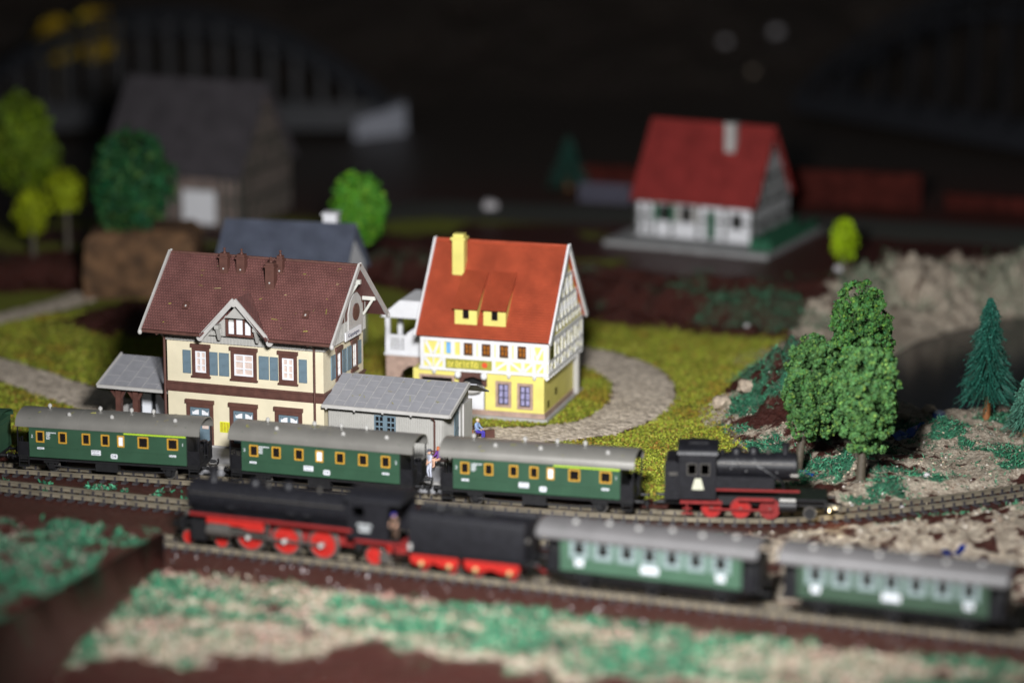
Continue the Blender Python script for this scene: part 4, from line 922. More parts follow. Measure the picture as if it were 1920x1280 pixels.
# ================================================================= ROLLING STOCK
def arc_profile(w, rise, n=14, flat=.72):
    """curved coach roof: (y,z) from near eave to far eave"""
    return [(w / 2 * math.sin(a) if True else 0, rise * (max(0, math.cos(a)) ** flat)) for a in [(-math.pi / 2) + math.pi * i / n for i in range(n + 1)]]
def coach_roof(t, L, w, ze, rise, mat, seams, name='roof'):
    pr = arc_profile(w, rise); inn_ = [(y * .965, z - .07) for y, z in pr]
    prof = [(y, ze + z) for y, z in pr] + [(y, ze + max(z, -.02)) for y, z in inn_[::-1]]
    n = len(prof); k = len(pr); mb = MB(); vs = [(-L / 2, *p) for p in prof] + [(L / 2, *p) for p in prof]
    fs = [(i, i + n, (i + 1) % n + n, (i + 1) % n) for i in range(n)]
    for e in (0, n): fs += [tuple(q + e for q in ((i, i + 1, n - 2 - i, n - 1 - i) if e == 0 else (n - 1 - i, n - 2 - i, i + 1, i))) for i in range(k - 1)]
    ro = mb.add(vs, fs).build(name, mat, t, smooth=35)
    for x in seams:
        s = MB(); o2 = [(y * 1.006, ze + z + .022) for y, z in pr]; a = [(x - .03, *p) for p in o2]; b_ = [(x + .03, *p) for p in o2]; c = [(x - .03, p[0] * .99, p[1] - .05) for p in o2]; d = [(x + .03, p[0] * .99, p[1] - .05) for p in o2]
        m_ = len(o2); s.add(a + b_ + c + d, [(i, i + m_, i + m_ + 1, i + 1) for i in range(m_ - 1)] + [(i + 1, i + 1 + 2 * m_, i + 2 * m_, i) for i in range(m_ - 1)] + [(i + m_, i + 3 * m_, i + 3 * m_ + 1, i + m_ + 1) for i in range(m_ - 1)])
        s.build('roof_seam', mat, ro, smooth=40)
    return ro
def wheel(t, x, y, z, r, rim, disc, spokes=0, w=.14, hub=None, seed=0):
    """wheel facing the near side: tyre ring, disc or spokes, hub"""
    o = MB().lathe((0, 0, 0), 'y', [(-w / 2, r * .84), (-w / 2, r * .985), (-w / 2 + .02, r), (w / 2 - .03, r), (w / 2, r * 1.06), (w / 2 + .03, r * 1.06), (w / 2 + .03, r * .84), (-w / 2, r * .84)], 28, False).build('wheel', rim, t, smooth=40, loc=(x, y, z))
    d = MB()
    if spokes:
        d.lathe((0, -w * .3, 0), 'y', [(0, r * .74), (0, r * .855), (w * .6, r * .855), (w * .6, r * .74), (0, r * .74)], 28, False)
        for i in range(spokes): a = 2 * math.pi * i / spokes + .1 + seed; d.bar((math.cos(a) * r * .14, -.02, math.sin(a) * r * .14), (math.cos(a) * r * .77, -.01, math.sin(a) * r * .77), r * .10, .09)
        d.prism([(math.cos(a) * r * .76, math.sin(a) * r * .76) for a in [2.2 + seed + .12 * j for j in range(9)]], 'y', -w * .35, w * .2)
        d.cyl((0, w * .15, 0), 'y', r * .84, .02, 28)
    else: d.cyl((0, -w * .25, 0), 'y', r * .845, w * .5, 24)
    d.build('wheel_centre', disc, o, smooth=30)
    MB().cyl((0, -w * .75, 0), 'y', r * .17, w * .6, 12).build('hub', hub or disc, o, smooth=40)
    return o
def buffer_pair(t, x, sgn, z, mat=None):
    for y in (-.88, .88): MB().lathe((x, y, z), 'x', [(0, .13), (sgn * .35, .11), (sgn * .36, .07), (sgn * .5, .07), (sgn * .51, .22), (sgn * .57, .20)], 12).build('buffer', mat or M_under, t, smooth=40)
def print_panel(t, x0, x1, z0, z1, y, lines, name='label_panel'):
    p = MB().box(x0, x1, y - .022, y - .002, z0, z1).build(name, M_print, t); r = random.Random(int(x0 * 100) + lines)
    if lines:
        mb = MB(); h = (z1 - z0) / lines
        for k in range(lines):
            x = x0 + .06; zc = z0 + h * (k + .5)
            while x < x1 - .1:
                w = r.uniform(.018, .034); mb.box(x, min(x + w, x1 - .05), y - .03, y - .023, zc - h * .2, zc + h * (.12 + .14 * r.random())); x += w + .022
        mb.build('print', M_ink, p)
    return p
def country_coach(name, label, wx, dyaw, spec, stripe, left_cls, right_cls, group, seed):
    p, yw = main_at(wx); t = thing(name, label, 'coach', p, yw + dyaw, group); yb = -1.48; zb, ze = 1.21, 3.30; hb = 5.685; rr = random.Random(seed)
    wins = [(a, b_, c) for a, b_, c in spec]
    mb = MB().wall(-hb, hb, zb, ze, [(a, b_, 2.28, 3.06) for a, b_, c in wins], yb, yb + .1)
    mb.box(-hb, hb, -yb - .1, -yb, zb, ze)
    for sx in (-1, 1):
        x0, x1 = (hb - .1, hb) if sx > 0 else (-hb, -hb + .1)
        mb.box(x0, x1, yb + .1, -.42, zb, ze + .6).box(x0, x1, .42, -yb - .1, zb, ze + .6).box(x0, x1, -.42, .42, 3.1, ze + .75)
    mb.build('body', M_green, t)
    bd = MB().box(-hb, hb, yb - .025, yb - .002, 1.94, 1.99).box(-hb, hb, yb - .03, yb - .002, zb, zb + .07).box(-hb, hb, yb - .02, yb - .002, 3.13, 3.17)
    for i in range(13): x = -hb + .02 + i * (2 * hb - .09) / 12; bd.box(x, x + .03, yb - .014, yb - .002, zb + .07, 1.94)
    bd.build('beading', M_green, t)
    rv = MB()
    for i in range(13):
        x = -hb + .035 + i * (2 * hb - .09) / 12
        for k in range(6): rv.box(x - .012, x + .012, yb - .026, yb - .013, zb + .12 + k * .12, zb + .145 + k * .12)
    for i in range(90): x = -hb + .06 + i * (2 * hb - .12) / 89; rv.box(x - .012, x + .012, yb - .042, yb - .029, zb + .022, zb + .046)
    rv.build('rivets', P('rivet_green', (.05, .13, .075), .35), t)
    MB().box(-hb + .15, hb - .15, -.7, -yb - .2, zb + .05, ze).build('compartments', M_dark, t)
    for a, b_, c in wins:
        o = ring(MB(), a - .015, b_ + .015, 2.265, 3.075, .085, yb - .05, yb + .06).build('window_frame', M_frame, t); MB().box(a + .07, b_ - .07, yb + .03, yb + .05, 2.35, 2.99).build('pane', M_print if c else M_glass, o)
    if stripe: MB().box(1.2, 5.66, yb - .03, yb - .004, 3.172, 3.27).build('first_class_stripe', M_lime, t)
    seams = [-4.55, -2.15, 1.3, 4.25] if stripe else [-4.75, -3.0, -.95, .05, 2.2, 4.1]
    ro = coach_roof(t, 13.3, 3.12, ze + .02, .97, M_roofg, seams)
    vent = lambda x, y, z: MB().lathe((x, y, z - .08), 'z', [(0, .07), (.16, .07), (.17, .15), (.30, .15), (.36, .09), (.40, .04)], 10).build('ventilator', M_steel, t, smooth=40)
    for x in ((-2.9, .2, 4.75) if stripe else (-3.3, 1.5, 4.6)): vent(x, -.95, ze + .74)
    for x in (-4.6, -1.2, 1.1, 2.9): vent(x + rr.uniform(-.2, .2), .25, ze + .98)
    # lettering
    print_panel(t, -5.1, -4.6, 1.78, 1.91, yb, 1); print_panel(t, -1.17, -.49, 1.58, 1.93, yb, 2, 'route_board'); print_panel(t, 4.46, 4.94, 1.78, 1.91, yb, 1)
    lg = MB().prism([(.24, 1.46), (.30, 1.40), (.66, 1.40), (.72, 1.46), (.72, 1.68), (.66, 1.74), (.30, 1.74), (.24, 1.68)], 'y', yb - .022, yb - .003).build('emblem', M_print, t); text('DB', .27, M_ink, lg, (.48, yb - .03, 1.57))
    text(left_cls, .30, M_print, t, (-5.46, yb - .012, 2.66), name='class_number'); text(right_cls, .30, M_print, t, (5.43, yb - .012, 2.66), name='class_number')
    tx = MB()
    for k, (w, z) in enumerate(((.72, 2.98), (.30, 2.86), (.24, 2.76), (.28, 2.64), (.24, 2.54))):
        x = -4.42
        while x < -4.42 + w: dw = rr.uniform(.03, .07); tx.box(x, x + dw, yb - .012, yb - .003, z - .035, z + .03); x += dw + .018
    tx.build('weight_table', M_print, t)
    # underframe
    MB().box(-6.55, 6.55, -1.25, 1.25, .92, 1.19).build('underframe', M_under, t)
    MB().box(-1.0, .6, -1.2, -.6, .35, .90).build('battery_box', M_under, t)
    MB().tube([(-4.2, -1.1, .55), (-2.6, -1.05, .42), (2.6, -1.05, .42), (4.2, -1.1, .55)], .05, 6).build('truss_rod', M_under, t, smooth=50)
    for x in (-4.25, 4.25):
        for y in (-.75, .75): wheel(t, x, y, .47, .47, M_rod if y < 0 else M_under, M_under, 0, .14, M_brass if y < 0 else None)
        ax = MB().box(x - .55, x + .55, -1.14, -1.02, .72, .92).box(x - .18, x + .18, -1.18, -.98, .30, .70).bar((x - .5, -1.08, .9), (x - .2, -1.08, .4), .08).bar((x + .5, -1.08, .9), (x + .2, -1.08, .4), .08); ax.build('axle_guard', M_under, t)
        MB().cyl((x, -.75, .47), 'y', .08, 1.5, 8).build('axle', M_rod, t, smooth=40)
    for sx in (-1, 1):
        MB().box(sx * hb, sx * 6.62, -1.35, 1.35, 1.12, 1.24).build('end_platform', M_under, t)
        for q in (-1, 1):
            rl = MB()
            for y in (1.32, .9, .5): rl.box(sx * 6.54 - .03, sx * 6.54 + .03, q * y - .03, q * y + .03, 1.235, 2.35)
            for z in (1.75, 2.32): rl.box(sx * 6.54 - .035, sx * 6.54 + .035, q * .48, q * 1.42, z, z + .06)
            rl.box(sx * 6.56 - .02, sx * 6.56 + .02, q * .5, q * 1.3, 1.3, 2.1)
            rl.box(sx * 6.54 - .04, sx * 6.54 + .04, q * 1.4 - .04, q * 1.4 + .04, 1.2, 3.35)
            rl.bar((sx * 5.75, q * 1.38, 2.2), (sx * 6.52, q * 1.38, 1.5), .05); rl.build('end_railing', M_black, t)
            MB().box(sx * 5.72, sx * 6.48, q * 1.34, q * 1.38, 1.26, 2.22).build('shade_gate', M_black, t)  # black gate panel added for the shade on the open platform
        MB().box(sx * (hb + .003), sx * (hb + .05), -1.38, 1.38, 1.25, 3.3).build('end_shade_panel', M_under, t)  # black panel stands in for the shaded coach end
        st = MB().box(sx * 5.8, sx * 6.5, -1.5, -1.1, .45, .52).box(sx * 5.8, sx * 6.5, -1.45, -1.1, .80, .86).box(sx * 5.8 - .02, sx * 5.8 + .04, -1.4, -1.3, .45, 1.15).box(sx * 6.46, sx * 6.5, -1.4, -1.3, .45, 1.15); st.build('steps', M_under, t)
        buffer_pair(t, sx * 6.62, sx, .98)
        cp = MB().box(sx * 6.6, sx * 7.3, -.12, .12, .62, .80).box(sx * 7.1, sx * 7.35, -.25, .25, .55, .85).box(sx * 7.2, sx * 7.3, -.1, .1, .3, .6); cp.build('coupler', M_under, t)
    MB().lathe((6.2, .9, 1.24), 'z', [(0, .04), (1.1, .04), (1.12, .22), (1.2, .22), (1.22, .05)], 10).build('brake_wheel', M_black, t, smooth=40)
    return t
W1 = [(-5.15, -4.58, 0), (-3.51, -2.94, 0), (-1.81, -1.24, 0), (-.42, .15, 0), (.76, 1.23, 1), (2.23, 2.97, 0), (4.34, 5.09, 0)]
W2 = [(-5.08, -4.47, 0), (-3.45, -2.84, 0), (-1.81, -1.19, 0), (-.28, .24, 1), (1.14, 1.77, 0), (2.78, 3.42, 0), (4.40, 5.02, 0)]
GRP = 'green country coaches at the platform'
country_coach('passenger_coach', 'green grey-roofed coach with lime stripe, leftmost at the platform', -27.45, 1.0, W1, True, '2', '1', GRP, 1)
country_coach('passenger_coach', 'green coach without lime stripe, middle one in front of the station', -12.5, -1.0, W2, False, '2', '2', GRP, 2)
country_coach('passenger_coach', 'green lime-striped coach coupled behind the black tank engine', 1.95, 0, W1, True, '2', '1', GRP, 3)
def baggage_van():
    p, yw = main_at(-40.9); t = thing('baggage_van', 'dark green van cut off by the left edge behind the last coach', 'wagon', p, yw); pr = arc_profile(3.0, .6)
    MB().box(-5.6, 5.6, -1.45, 1.45, 1.1, 3.3).build('body', M_green, t)
    coach_roof(t, 11.6, 3.05, 3.3, .65, M_green, [-3, 0, 3])
    for x in (-4.6, -2.3, 0, 2.3, 4.6): MB().box(x - .07, x + .07, -1.53, -1.452, 1.12, 3.28).build('side_rib', M_green, t)
    MB().box(5.601, 5.68, -1.0, 1.0, 1.4, 3.0).build('end_door', M_green, t)
    MB().box(-5.7, 5.7, -1.2, 1.2, .9, 1.09).build('underframe', M_under, t)
    for x in (-3.8, 3.8):
        for y in (-.75, .75): wheel(t, x, y, .47, .47, M_rod, M_under)
    buffer_pair(t, 5.7, 1, .98); MB().box(5.7, 6.6, -.12, .12, .62, .8).build('coupler', M_under, t)
baggage_van()

# ---------------------------------------------------------------- black tank engine with lit lamps
M_lit = emissive('lamp_glow', (1.0, .86, .55), 5.0)
def tank_engine():
    p, yw = main_at(14.35); t = thing('tank_engine', 'black tank engine with dark red frames and lit lamps', 'locomotive', p, yw - 1.0); z0 = .10
    Z = lambda z: z + .08
    MB().lathe((-1.0, 0, Z(3.35)), 'x', [(0, .86), (3.9, .86), (3.92, .92), (5.35, .92), (5.40, .80), (5.46, .55), (5.52, .2)], 28).build('boiler', M_loco, t, smooth=35)
    for x in (.2, 1.5, 2.9): MB().lathe((x, 0, Z(3.35)), 'x', [(0, .875), (.08, .875)], 28).build('boiler_band', M_black, t, smooth=30)
    MB().lathe((3.62, 0, Z(4.15)), 'z', [(0, .30), (.2, .24), (.62, .24), (.64, .31), (.76, .31), (.78, .18)], 16).build('chimney', M_loco, t, smooth=40)
    for x, r, h in ((.42, .40, .55), (1.55, .38, .62)): MB().lathe((x, 0, Z(4.05)), 'z', [(0, r), (h * .55, r), (h * .85, r * .75), (h, r * .3)], 18).build('dome', M_loco, t, smooth=50)
    MB().lathe((2.5, 0, Z(4.1)), 'z', [(0, .14), (.3, .14), (.36, .06)], 10).build('safety_valve', M_rod, t, smooth=50)
    for y in (-1.28, .70): MB().prism([(y, Z(2.10)), (y + .58, Z(2.10)), (y + .58, Z(2.78)), (y + .50, Z(2.86)), (y + .08, Z(2.86)), (y, Z(2.78))], 'x', -.85, 2.95).build('side_tank', M_loco, t)
    for y in (-1.42, 1.36): MB().box(-.85, 4.6, y, y + .06, Z(1.96), Z(2.09)).build('running_board', M_dred, t)
    cb = MB().wall(-3.3, -.86, Z(1.35), Z(4.35), [(-2.75, -2.15, Z(3.0), Z(3.75)), (-1.9, -1.3, Z(3.0), Z(3.75))], -1.42, -1.34); cb.wall(-3.3, -.86, Z(1.35), Z(4.35), [(-2.75, -2.15, Z(3.0), Z(3.75)), (-1.9, -1.3, Z(3.0), Z(3.75))], 1.42, 1.34); cb.box(-.94, -.86, -1.34, 1.34, Z(1.35), Z(4.4)).box(-3.3, -3.22, -1.34, 1.34, Z(1.35), Z(4.4)); cb.build('cab', M_loco, t)
    for x0 in (-2.75, -1.9): ring(MB(), x0 - .03, x0 + .63, Z(2.97), Z(3.78), .07, -1.46, -1.40).build('cab_window_frame', M_rod, t)
    pr = arc_profile(3.0, .55, 12, .8)
    MB().prism([(y, Z(4.36) + z) for y, z in pr], 'x', -3.42, -.76).build('cab_roof', M_loco, t, smooth=35)
    MB().box(-2.7, -1.4, -.5, .5, Z(4.85), Z(5.0)).build('roof_vent', M_loco, t)
    MB().prism([(-4.25, 1.35), (-3.31, 1.35), (-3.31, 3.75), (-3.6, 3.95), (-4.1, 3.95), (-4.25, 3.7)], 'y', -1.36, 1.36).build('coal_bunker', M_loco, t)
    MB().box(-3.95, -3.4, -1.40, -1.362, 3.0, 3.2).build('lamp_bracket', M_rod, t)
    tr = MB().prism([(-2.45, Z(2.0)), (-1.65, Z(2.0)), (-1.85, Z(2.75)), (-2.25, Z(2.75))], 'y', -1.455, -1.425).build('cab_plate', P('pale_plate', (.55, .55, .42), .5, .3, 9), t, label='pale number plate on the cab side')
    MB().box(-4.3, 6.35, -.55, .55, .85, 1.45).build('main_frame', M_under, t)
    MB().box(-3.2, -.45, -1.40, -1.30, Z(1.02), Z(1.22)).build('frame_plate', M_dred, t)
    MB().box(.55, 2.9, -1.36, -1.26, Z(1.28), Z(1.50)).build('slide_bar', M_dred, t)
    MB().box(-3.1, -2.35, -1.44, -1.2, .38, .48).box(-3.05, -2.45, -1.42, -1.2, .72, .80).box(-2.8, -2.7, -1.4, -1.3, .48, 1.15).build('cab_steps', M_dred, t)
    for i, x in enumerate((-1.16, .76, 2.68)):
        for y in (-.80, .80): wheel(t, x, y, .68, .68, M_dred if y < 0 else M_under, M_mred if i < 2 else M_dred, 11, .14, M_rod, i)
    MB().box(-1.35, 2.85, -1.10, -1.02, .62, .74).build('coupling_rod', M_dred, t)
    MB().cyl((3.25, -1.15, 1.05), 'x', .40, 1.15, 16).box(3.25, 4.4, -1.38, -.9, 1.28, 1.52).build('cylinder', M_under, t, smooth=40)
    MB().box(3.3, 4.36, -1.42, -1.2, 1.40, 1.56).build('valve_chest', M_steel, t)
    MB().box(4.4, 6.4, -1.35, 1.35, 1.42, 1.56).build('front_deck', M_black, t)
    MB().box(6.25, 6.42, -1.35, 1.35, .95, 1.50).build('buffer_beam', M_under, t)
    for y in (-.75, .75): wheel(t, 5.3, y, .45, .43, M_rod, M_under)
    buffer_pair(t, 6.42, 1, 1.12); MB().box(6.42, 7.3, -.14, .14, .6, .85).box(7.15, 7.4, -.28, .28, .55, .95).build('coupler', M_under, t)
    for y in (-1.05, .1):
        l = MB().lathe((6.40, y, .78), 'x', [(-.12, .10), (0, .21), (.12, .21), (.13, .17)], 12).build('head_lamp', M_under, t, smooth=40)
        MB().lathe((6.531, y, .78), 'x', [(0, .165), (.05, .12), (.07, .02)], 12).build('lens', M_lit, l, smooth=60)
        pt = bpy.data.lights.new('lamp_light', 'POINT'); pt.energy = 60; pt.color = (1, .84, .55); pt.shadow_soft_size = .12
        lo = bpy.data.objects.new('lamp_light', pt); COL.objects.link(lo); lo.parent = t; lo.location = (6.95, y - .35, .62)
    MB().tube([(-.8, -.92, Z(3.7)), (1, -.95, Z(3.72)), (4.2, -.95, Z(3.72))], .03, 6).build('handrail', M_rod, t, smooth=50)
    for x, z in ((.1, 3.3), (1.1, 3.15), (2.2, 3.35), (3.1, 3.1)): MB().lathe((x, -.84, Z(z)), 'y', [(0, .13), (-.14, .11), (-.18, .04)], 10).build('washout_plug', M_black, t, smooth=50)
    MB().tube([(.5, -.6, Z(3.98)), (.6, -.92, Z(3.5)), (.7, -1.0, Z(2.9))], .05, 6).build('feed_pipe', M_black, t, smooth=50)
    MB().tube([(1.6, -.6, Z(3.98)), (1.9, -.92, Z(3.5)), (3.4, -1.05, Z(2.6)), (3.7, -1.1, Z(1.7))], .06, 6).build('steam_pipe', M_black, t, smooth=50)
    MB().lathe((-.5, -.3, Z(4.15)), 'z', [(0, .18), (.25, .18), (.32, .08)], 10).build('turret', M_black, t, smooth=50)
    MB().cyl((4.0, -1.1, Z(3.0)), 'x', .16, .5, 10).build('air_pump', M_rod, t, smooth=40)
    MB().box(-5.0, -4.2, -.12, .12, .62, .8).build('coupler', M_under, t); buffer_pair(t, -4.3, -1, 1.05)
tank_engine()

# ---------------------------------------------------------------- express engine, tender and two compartment coaches on the front track
def on_front(x): q = FO + FD * x; return (q.x, q.y, ZF + .42)
ZO = -(ZF + .42)                 # measured heights are above the yard level
def express():
    X0 = 9.0; t = thing('steam_engine', 'large black express engine with big red spoked wheels', 'locomotive', on_front(X0), FYAW); X = lambda x: x - X0; Z = lambda z: z + ZO
    MB().lathe((X(2.15), 0, Z(3.38)), 'x', [(-.12, .15), (-.10, .5), (0, .86), (.04, 1.02), (1.9, 1.04), (1.92, 1.0), (10.9, 1.06), (11.2, 1.1)], 32).build('boiler', M_loco, t, smooth=35)
    for x in (4.2, 5.5, 7.6, 9.6, 11.4): MB().lathe((X(x), 0, Z(3.38)), 'x', [(0, 1.06), (.1, 1.06)], 28).build('boiler_band', M_black, t, smooth=30)
    MB().cyl((X(1.98), 0, Z(3.38)), 'x', .75, .1, 24).build('smokebox_door', M_loco, t, smooth=40)
    MB().lathe((X(3.55), 0, Z(4.3)), 'z', [(0, .42), (.2, .34), (.75, .32), (.78, .40), (.92, .40), (.94, .22)], 18).build('chimney', M_loco, t, smooth=40)
    for x, r, h in ((6.45, .46, .55), (8.75, .44, .55)): MB().lathe((X(x), 0, Z(4.25)), 'z', [(0, r), (h * .55, r), (h * .85, r * .75), (h, r * .3)], 20).build('dome', M_loco, t, smooth=50)
    for x in (7.5, 11.0): MB().lathe((X(x), -.2, Z(4.35)), 'z', [(0, .12), (.3, .12), (.34, .05)], 10).build('safety_valve', M_rod, t, smooth=50)
    MB().tube([(X(2.4), -1.02, Z(3.75)), (X(13), -1.08, Z(3.78))], .035, 6).build('handrail', M_rod, t, smooth=50)
    for x in (5.0, 9.2, 10.3): MB().cyl((X(x), -1.12, Z(3.0)), 'x', .16, .55, 10).build('air_pump', M_black, t, smooth=40)
    MB().box(X(2.5), X(13.7), -1.42, 1.42, Z(2.50), Z(2.60)).build('running_board', M_black, t)
    MB().box(X(2.5), X(13.7), -1.47, -1.425, Z(2.38), Z(2.58)).build('running_board_edge', M_dred, t)
    MB().prism([(X(3.65), Z(1.92)), (X(6.0), Z(1.90)), (X(6.6), Z(1.72)), (X(7.6), Z(1.72)), (X(7.6), Z(2.37)), (X(3.65), Z(2.37))], 'y', -1.36, -1.24).build('frame_plate', M_red, t)
    MB().box(X(7.7), X(13.8), -.62, .62, Z(1.2), Z(2.35)).build('main_frame', M_dred, t)
    MB().box(X(2.0), X(8), -.58, .58, Z(1.1), Z(2.3)).build('front_frame', M_under, t)
    MB().box(X(2.55), X(3.55), -1.38, -.6, Z(.75), Z(2.05)).build('dark_gap_box', M_under, t)  # black box stands in for the dark gap under the front
    for i, x in enumerate((2.14, 4.45)):
        for y in (-.80, .80): wheel(t, X(x), y, Z(.70), .50, M_rod if y < 0 else M_under, M_red, 9, .15, M_red, i)
    for i, x in enumerate((6.46, 8.96, 11.48)):
        for y in (-.80, .80): wheel(t, X(x), y, Z(1.21), 1.02, M_rod if y < 0 else M_under, M_red, 16, .16, M_rod, i * .7)
    for y in (-.80, .80): wheel(t, X(14.97), y, Z(.84), .64, M_rod if y < 0 else M_under, M_red, 11, .15, M_red)
    MB().lathe((X(15.75), -.95, Z(.84)), 'y', [(0, .40), (-.03, .40)], 20).build('steel_disc', M_rod, t, smooth=40)
    MB().box(X(6.3), X(11.7), -1.10, -1.03, Z(1.13), Z(1.29)).build('coupling_rod', M_rod, t)
    MB().bar((X(5.2), -1.20, Z(1.40)), (X(8.96), -1.20, Z(1.25)), .08, .16).build('connecting_rod', M_rod, t)
    for x in (6.46, 8.96, 11.48): MB().cyl((X(x), -1.28, Z(1.21)), 'y', .15, .2, 12).build('crank_pin', M_steel, t, smooth=40)
    MB().bar((X(7.85), -1.25, Z(2.3)), (X(8.0), -1.25, Z(1.1)), .08, .25).build('link', M_rod, t)
    c = MB().cyl((X(3.7), -1.2, Z(1.48)), 'x', .42, 1.6, 18).box(X(3.8), X(5.2), -1.45, -.95, Z(1.75), Z(1.98)).box(X(5.3), X(7.7), -1.28, -1.18, Z(1.58), Z(1.72)); c.build('cylinder', M_rod, t, smooth=35)
    MB().cyl((X(4.2), -1.52, Z(1.62)), 'y', .11, .1, 12).build('drain_cock', M_steel, t, smooth=40)
    # cab
    cb = MB().wall(X(13.4), X(16.9), Z(2.0), Z(4.45), [(X(13.75), X(14.55), Z(3.45), Z(4.1)), (X(16.2), X(16.86), Z(2.1), Z(4.3))], -1.45, -1.37); cb.wall(X(13.4), X(16.9), Z(2.0), Z(4.45), [(X(13.75), X(14.55), Z(3.45), Z(4.1))], 1.45, 1.37); cb.box(X(13.4), X(13.5), -1.37, 1.37, Z(2.0), Z(4.5)); cb.build('cab', M_loco, t)
    MB().prism([(y, Z(4.46) + z) for y, z in arc_profile(3.1, .5, 12, .8)], 'x', X(13.25), X(17.1)).build('cab_roof', M_loco, t, smooth=35)
    MB().box(X(13.9), X(17.0), -1.42, -1.30, Z(1.78), Z(1.98)).build('cab_valance', M_dred, t)
    MB().box(X(16.5), X(17.3), -1.2, 1.2, Z(1.3), Z(1.75)).build('drag_box', M_dred, t)
    pl = MB().box(X(14.1), X(15.05), -1.475, -1.452, Z(2.85), Z(3.02)).box(X(14.2), X(14.95), -1.475, -1.452, Z(2.50), Z(2.76)).build('number_plate', P('plate_grey', (.36, .38, .38), .4, .3, 7), t)
    MB().box(X(1.75), X(2.0), -1.35, 1.35, Z(1.35), Z(2.1)).build('buffer_beam', M_under, t); buffer_pair(t, X(1.75), -1, Z(1.55))
    MB().box(X(.8), X(1.8), -.12, .12, Z(.6), Z(.8)).build('coupler', M_under, t)
    MB().box(X(13.9), X(14.3), -1.3, -1.0, Z(1.2), Z(1.9)).build('injector', M_under, t)
    for q in (-1, 1): MB().cyl((X(1.95), q * .9, Z(2.28)), 'x', .16, .3, 12).build('head_lamp', M_rod, t, smooth=40)
express()
def tender():
    X0 = 21.4; t = thing('coal_tender', 'black coal tender with bright red bogies behind the express engine', 'tender', on_front(X0), FYAW); X = lambda x: x - X0; Z = lambda z: z + ZO
    pf = [(-1.45, 1.62), (1.45, 1.62), (1.45, 3.55), (1.30, 3.95), (1.05, 4.12), (.9, 4.12), (.8, 3.9), (-.8, 3.9), (-.9, 4.12), (-1.05, 4.12), (-1.30, 3.95), (-1.45, 3.55)]
    MB().prism([(y, Z(z)) for y, z in pf], 'x', X(17.55), X(25.2)).build('body', M_loco, t, smooth=30)
    MB().box(X(17.4), X(25.5), -1.30, 1.30, Z(1.40), Z(1.60)).build('underframe', M_under, t)
    MB().box(X(17.55), X(17.75), -1.52, -1.46, Z(1.7), Z(2.1)).build('hand_grip', M_steel, t)
    cl = MB(); r = random.Random(3)
    for i in range(70):
        x, y, s_ = r.uniform(X(18), X(22.6)), r.uniform(-.7, .7), r.uniform(.12, .28); z = Z(3.95) + .25 * (1 - (y / .8) ** 2) * r.random()
        cl.add([(x + s_ * r.uniform(.6, 1.1) * a, y + s_ * r.uniform(.6, 1.1) * b_, z + s_ * r.uniform(.5, 1) * c) for a, b_, c in ((1, 0, 0), (-1, 0, 0), (0, 1, 0), (0, -1, 0), (0, 0, 1), (0, 0, -1))], [(0, 2, 4), (2, 1, 4), (1, 3, 4), (3, 0, 4), (2, 0, 5), (1, 2, 5), (3, 1, 5), (0, 3, 5)])
    kind(cl.build('coal', M_under, t), 'stuff')
    for a, b_ in ((17.55, 20.75), (21.15, 24.75)):
        bg = MB().prism([(X(a), Z(1.38)), (X(a), Z(.95)), (X(a + .3), Z(.72)), (X(a + 1.2), Z(.72)), (X((a + b_) / 2), Z(.92)), (X(b_ - 1.2), Z(.72)), (X(b_ - .3), Z(.72)), (X(b_), Z(.95)), (X(b_), Z(1.38))], 'y', -1.26, -1.12).build('bogie_frame', M_red, t)
        for x in (a + .75, b_ - .6):
            MB().lathe((X(x), -1.262, Z(.82)), 'y', [(0, .17), (-.1, .15), (-.14, .05)], 12).build('axle_box', M_brass, bg, smooth=40)
            for y in (-.80, .80): wheel(t, X(x), y, Z(.68), .50, M_rod, M_red, 9)
        for x in (a + 1.3, b_ - 1.3): MB().box(X(x) - .35, X(x) + .35, -1.33, -1.262, Z(1.1), Z(1.28)).build('leaf_spring', M_red, bg)
    MB().box(X(25.2), X(25.45), -1.3, 1.3, Z(1.25), Z(1.65)).build('buffer_beam', M_under, t); buffer_pair(t, X(25.4), 1, Z(1.45))
    for y in (-1.0, 1.0): MB().cyl((X(25.22), y, Z(2.9)), 'x', .18, .16, 12).build('tail_lamp', M_rod, t, smooth=40)
    MB().tube([(X(25.4), .2, Z(1.0)), (X(25.9), .1, Z(.72)), (X(26.4), 0, Z(.95))], .1, 7).build('coupler', M_dred, t, smooth=50)
    ld = MB()
    for y in (-.55, -.15): ld.box(X(25.25), X(25.33), y - .03, y + .03, Z(1.7), Z(4.0))
    for k in range(6): ld.box(X(25.25), X(25.33), -.55, -.15, Z(1.9 + .35 * k), Z(1.95 + .35 * k))
    ld.build('ladder', M_black, t)
tender()
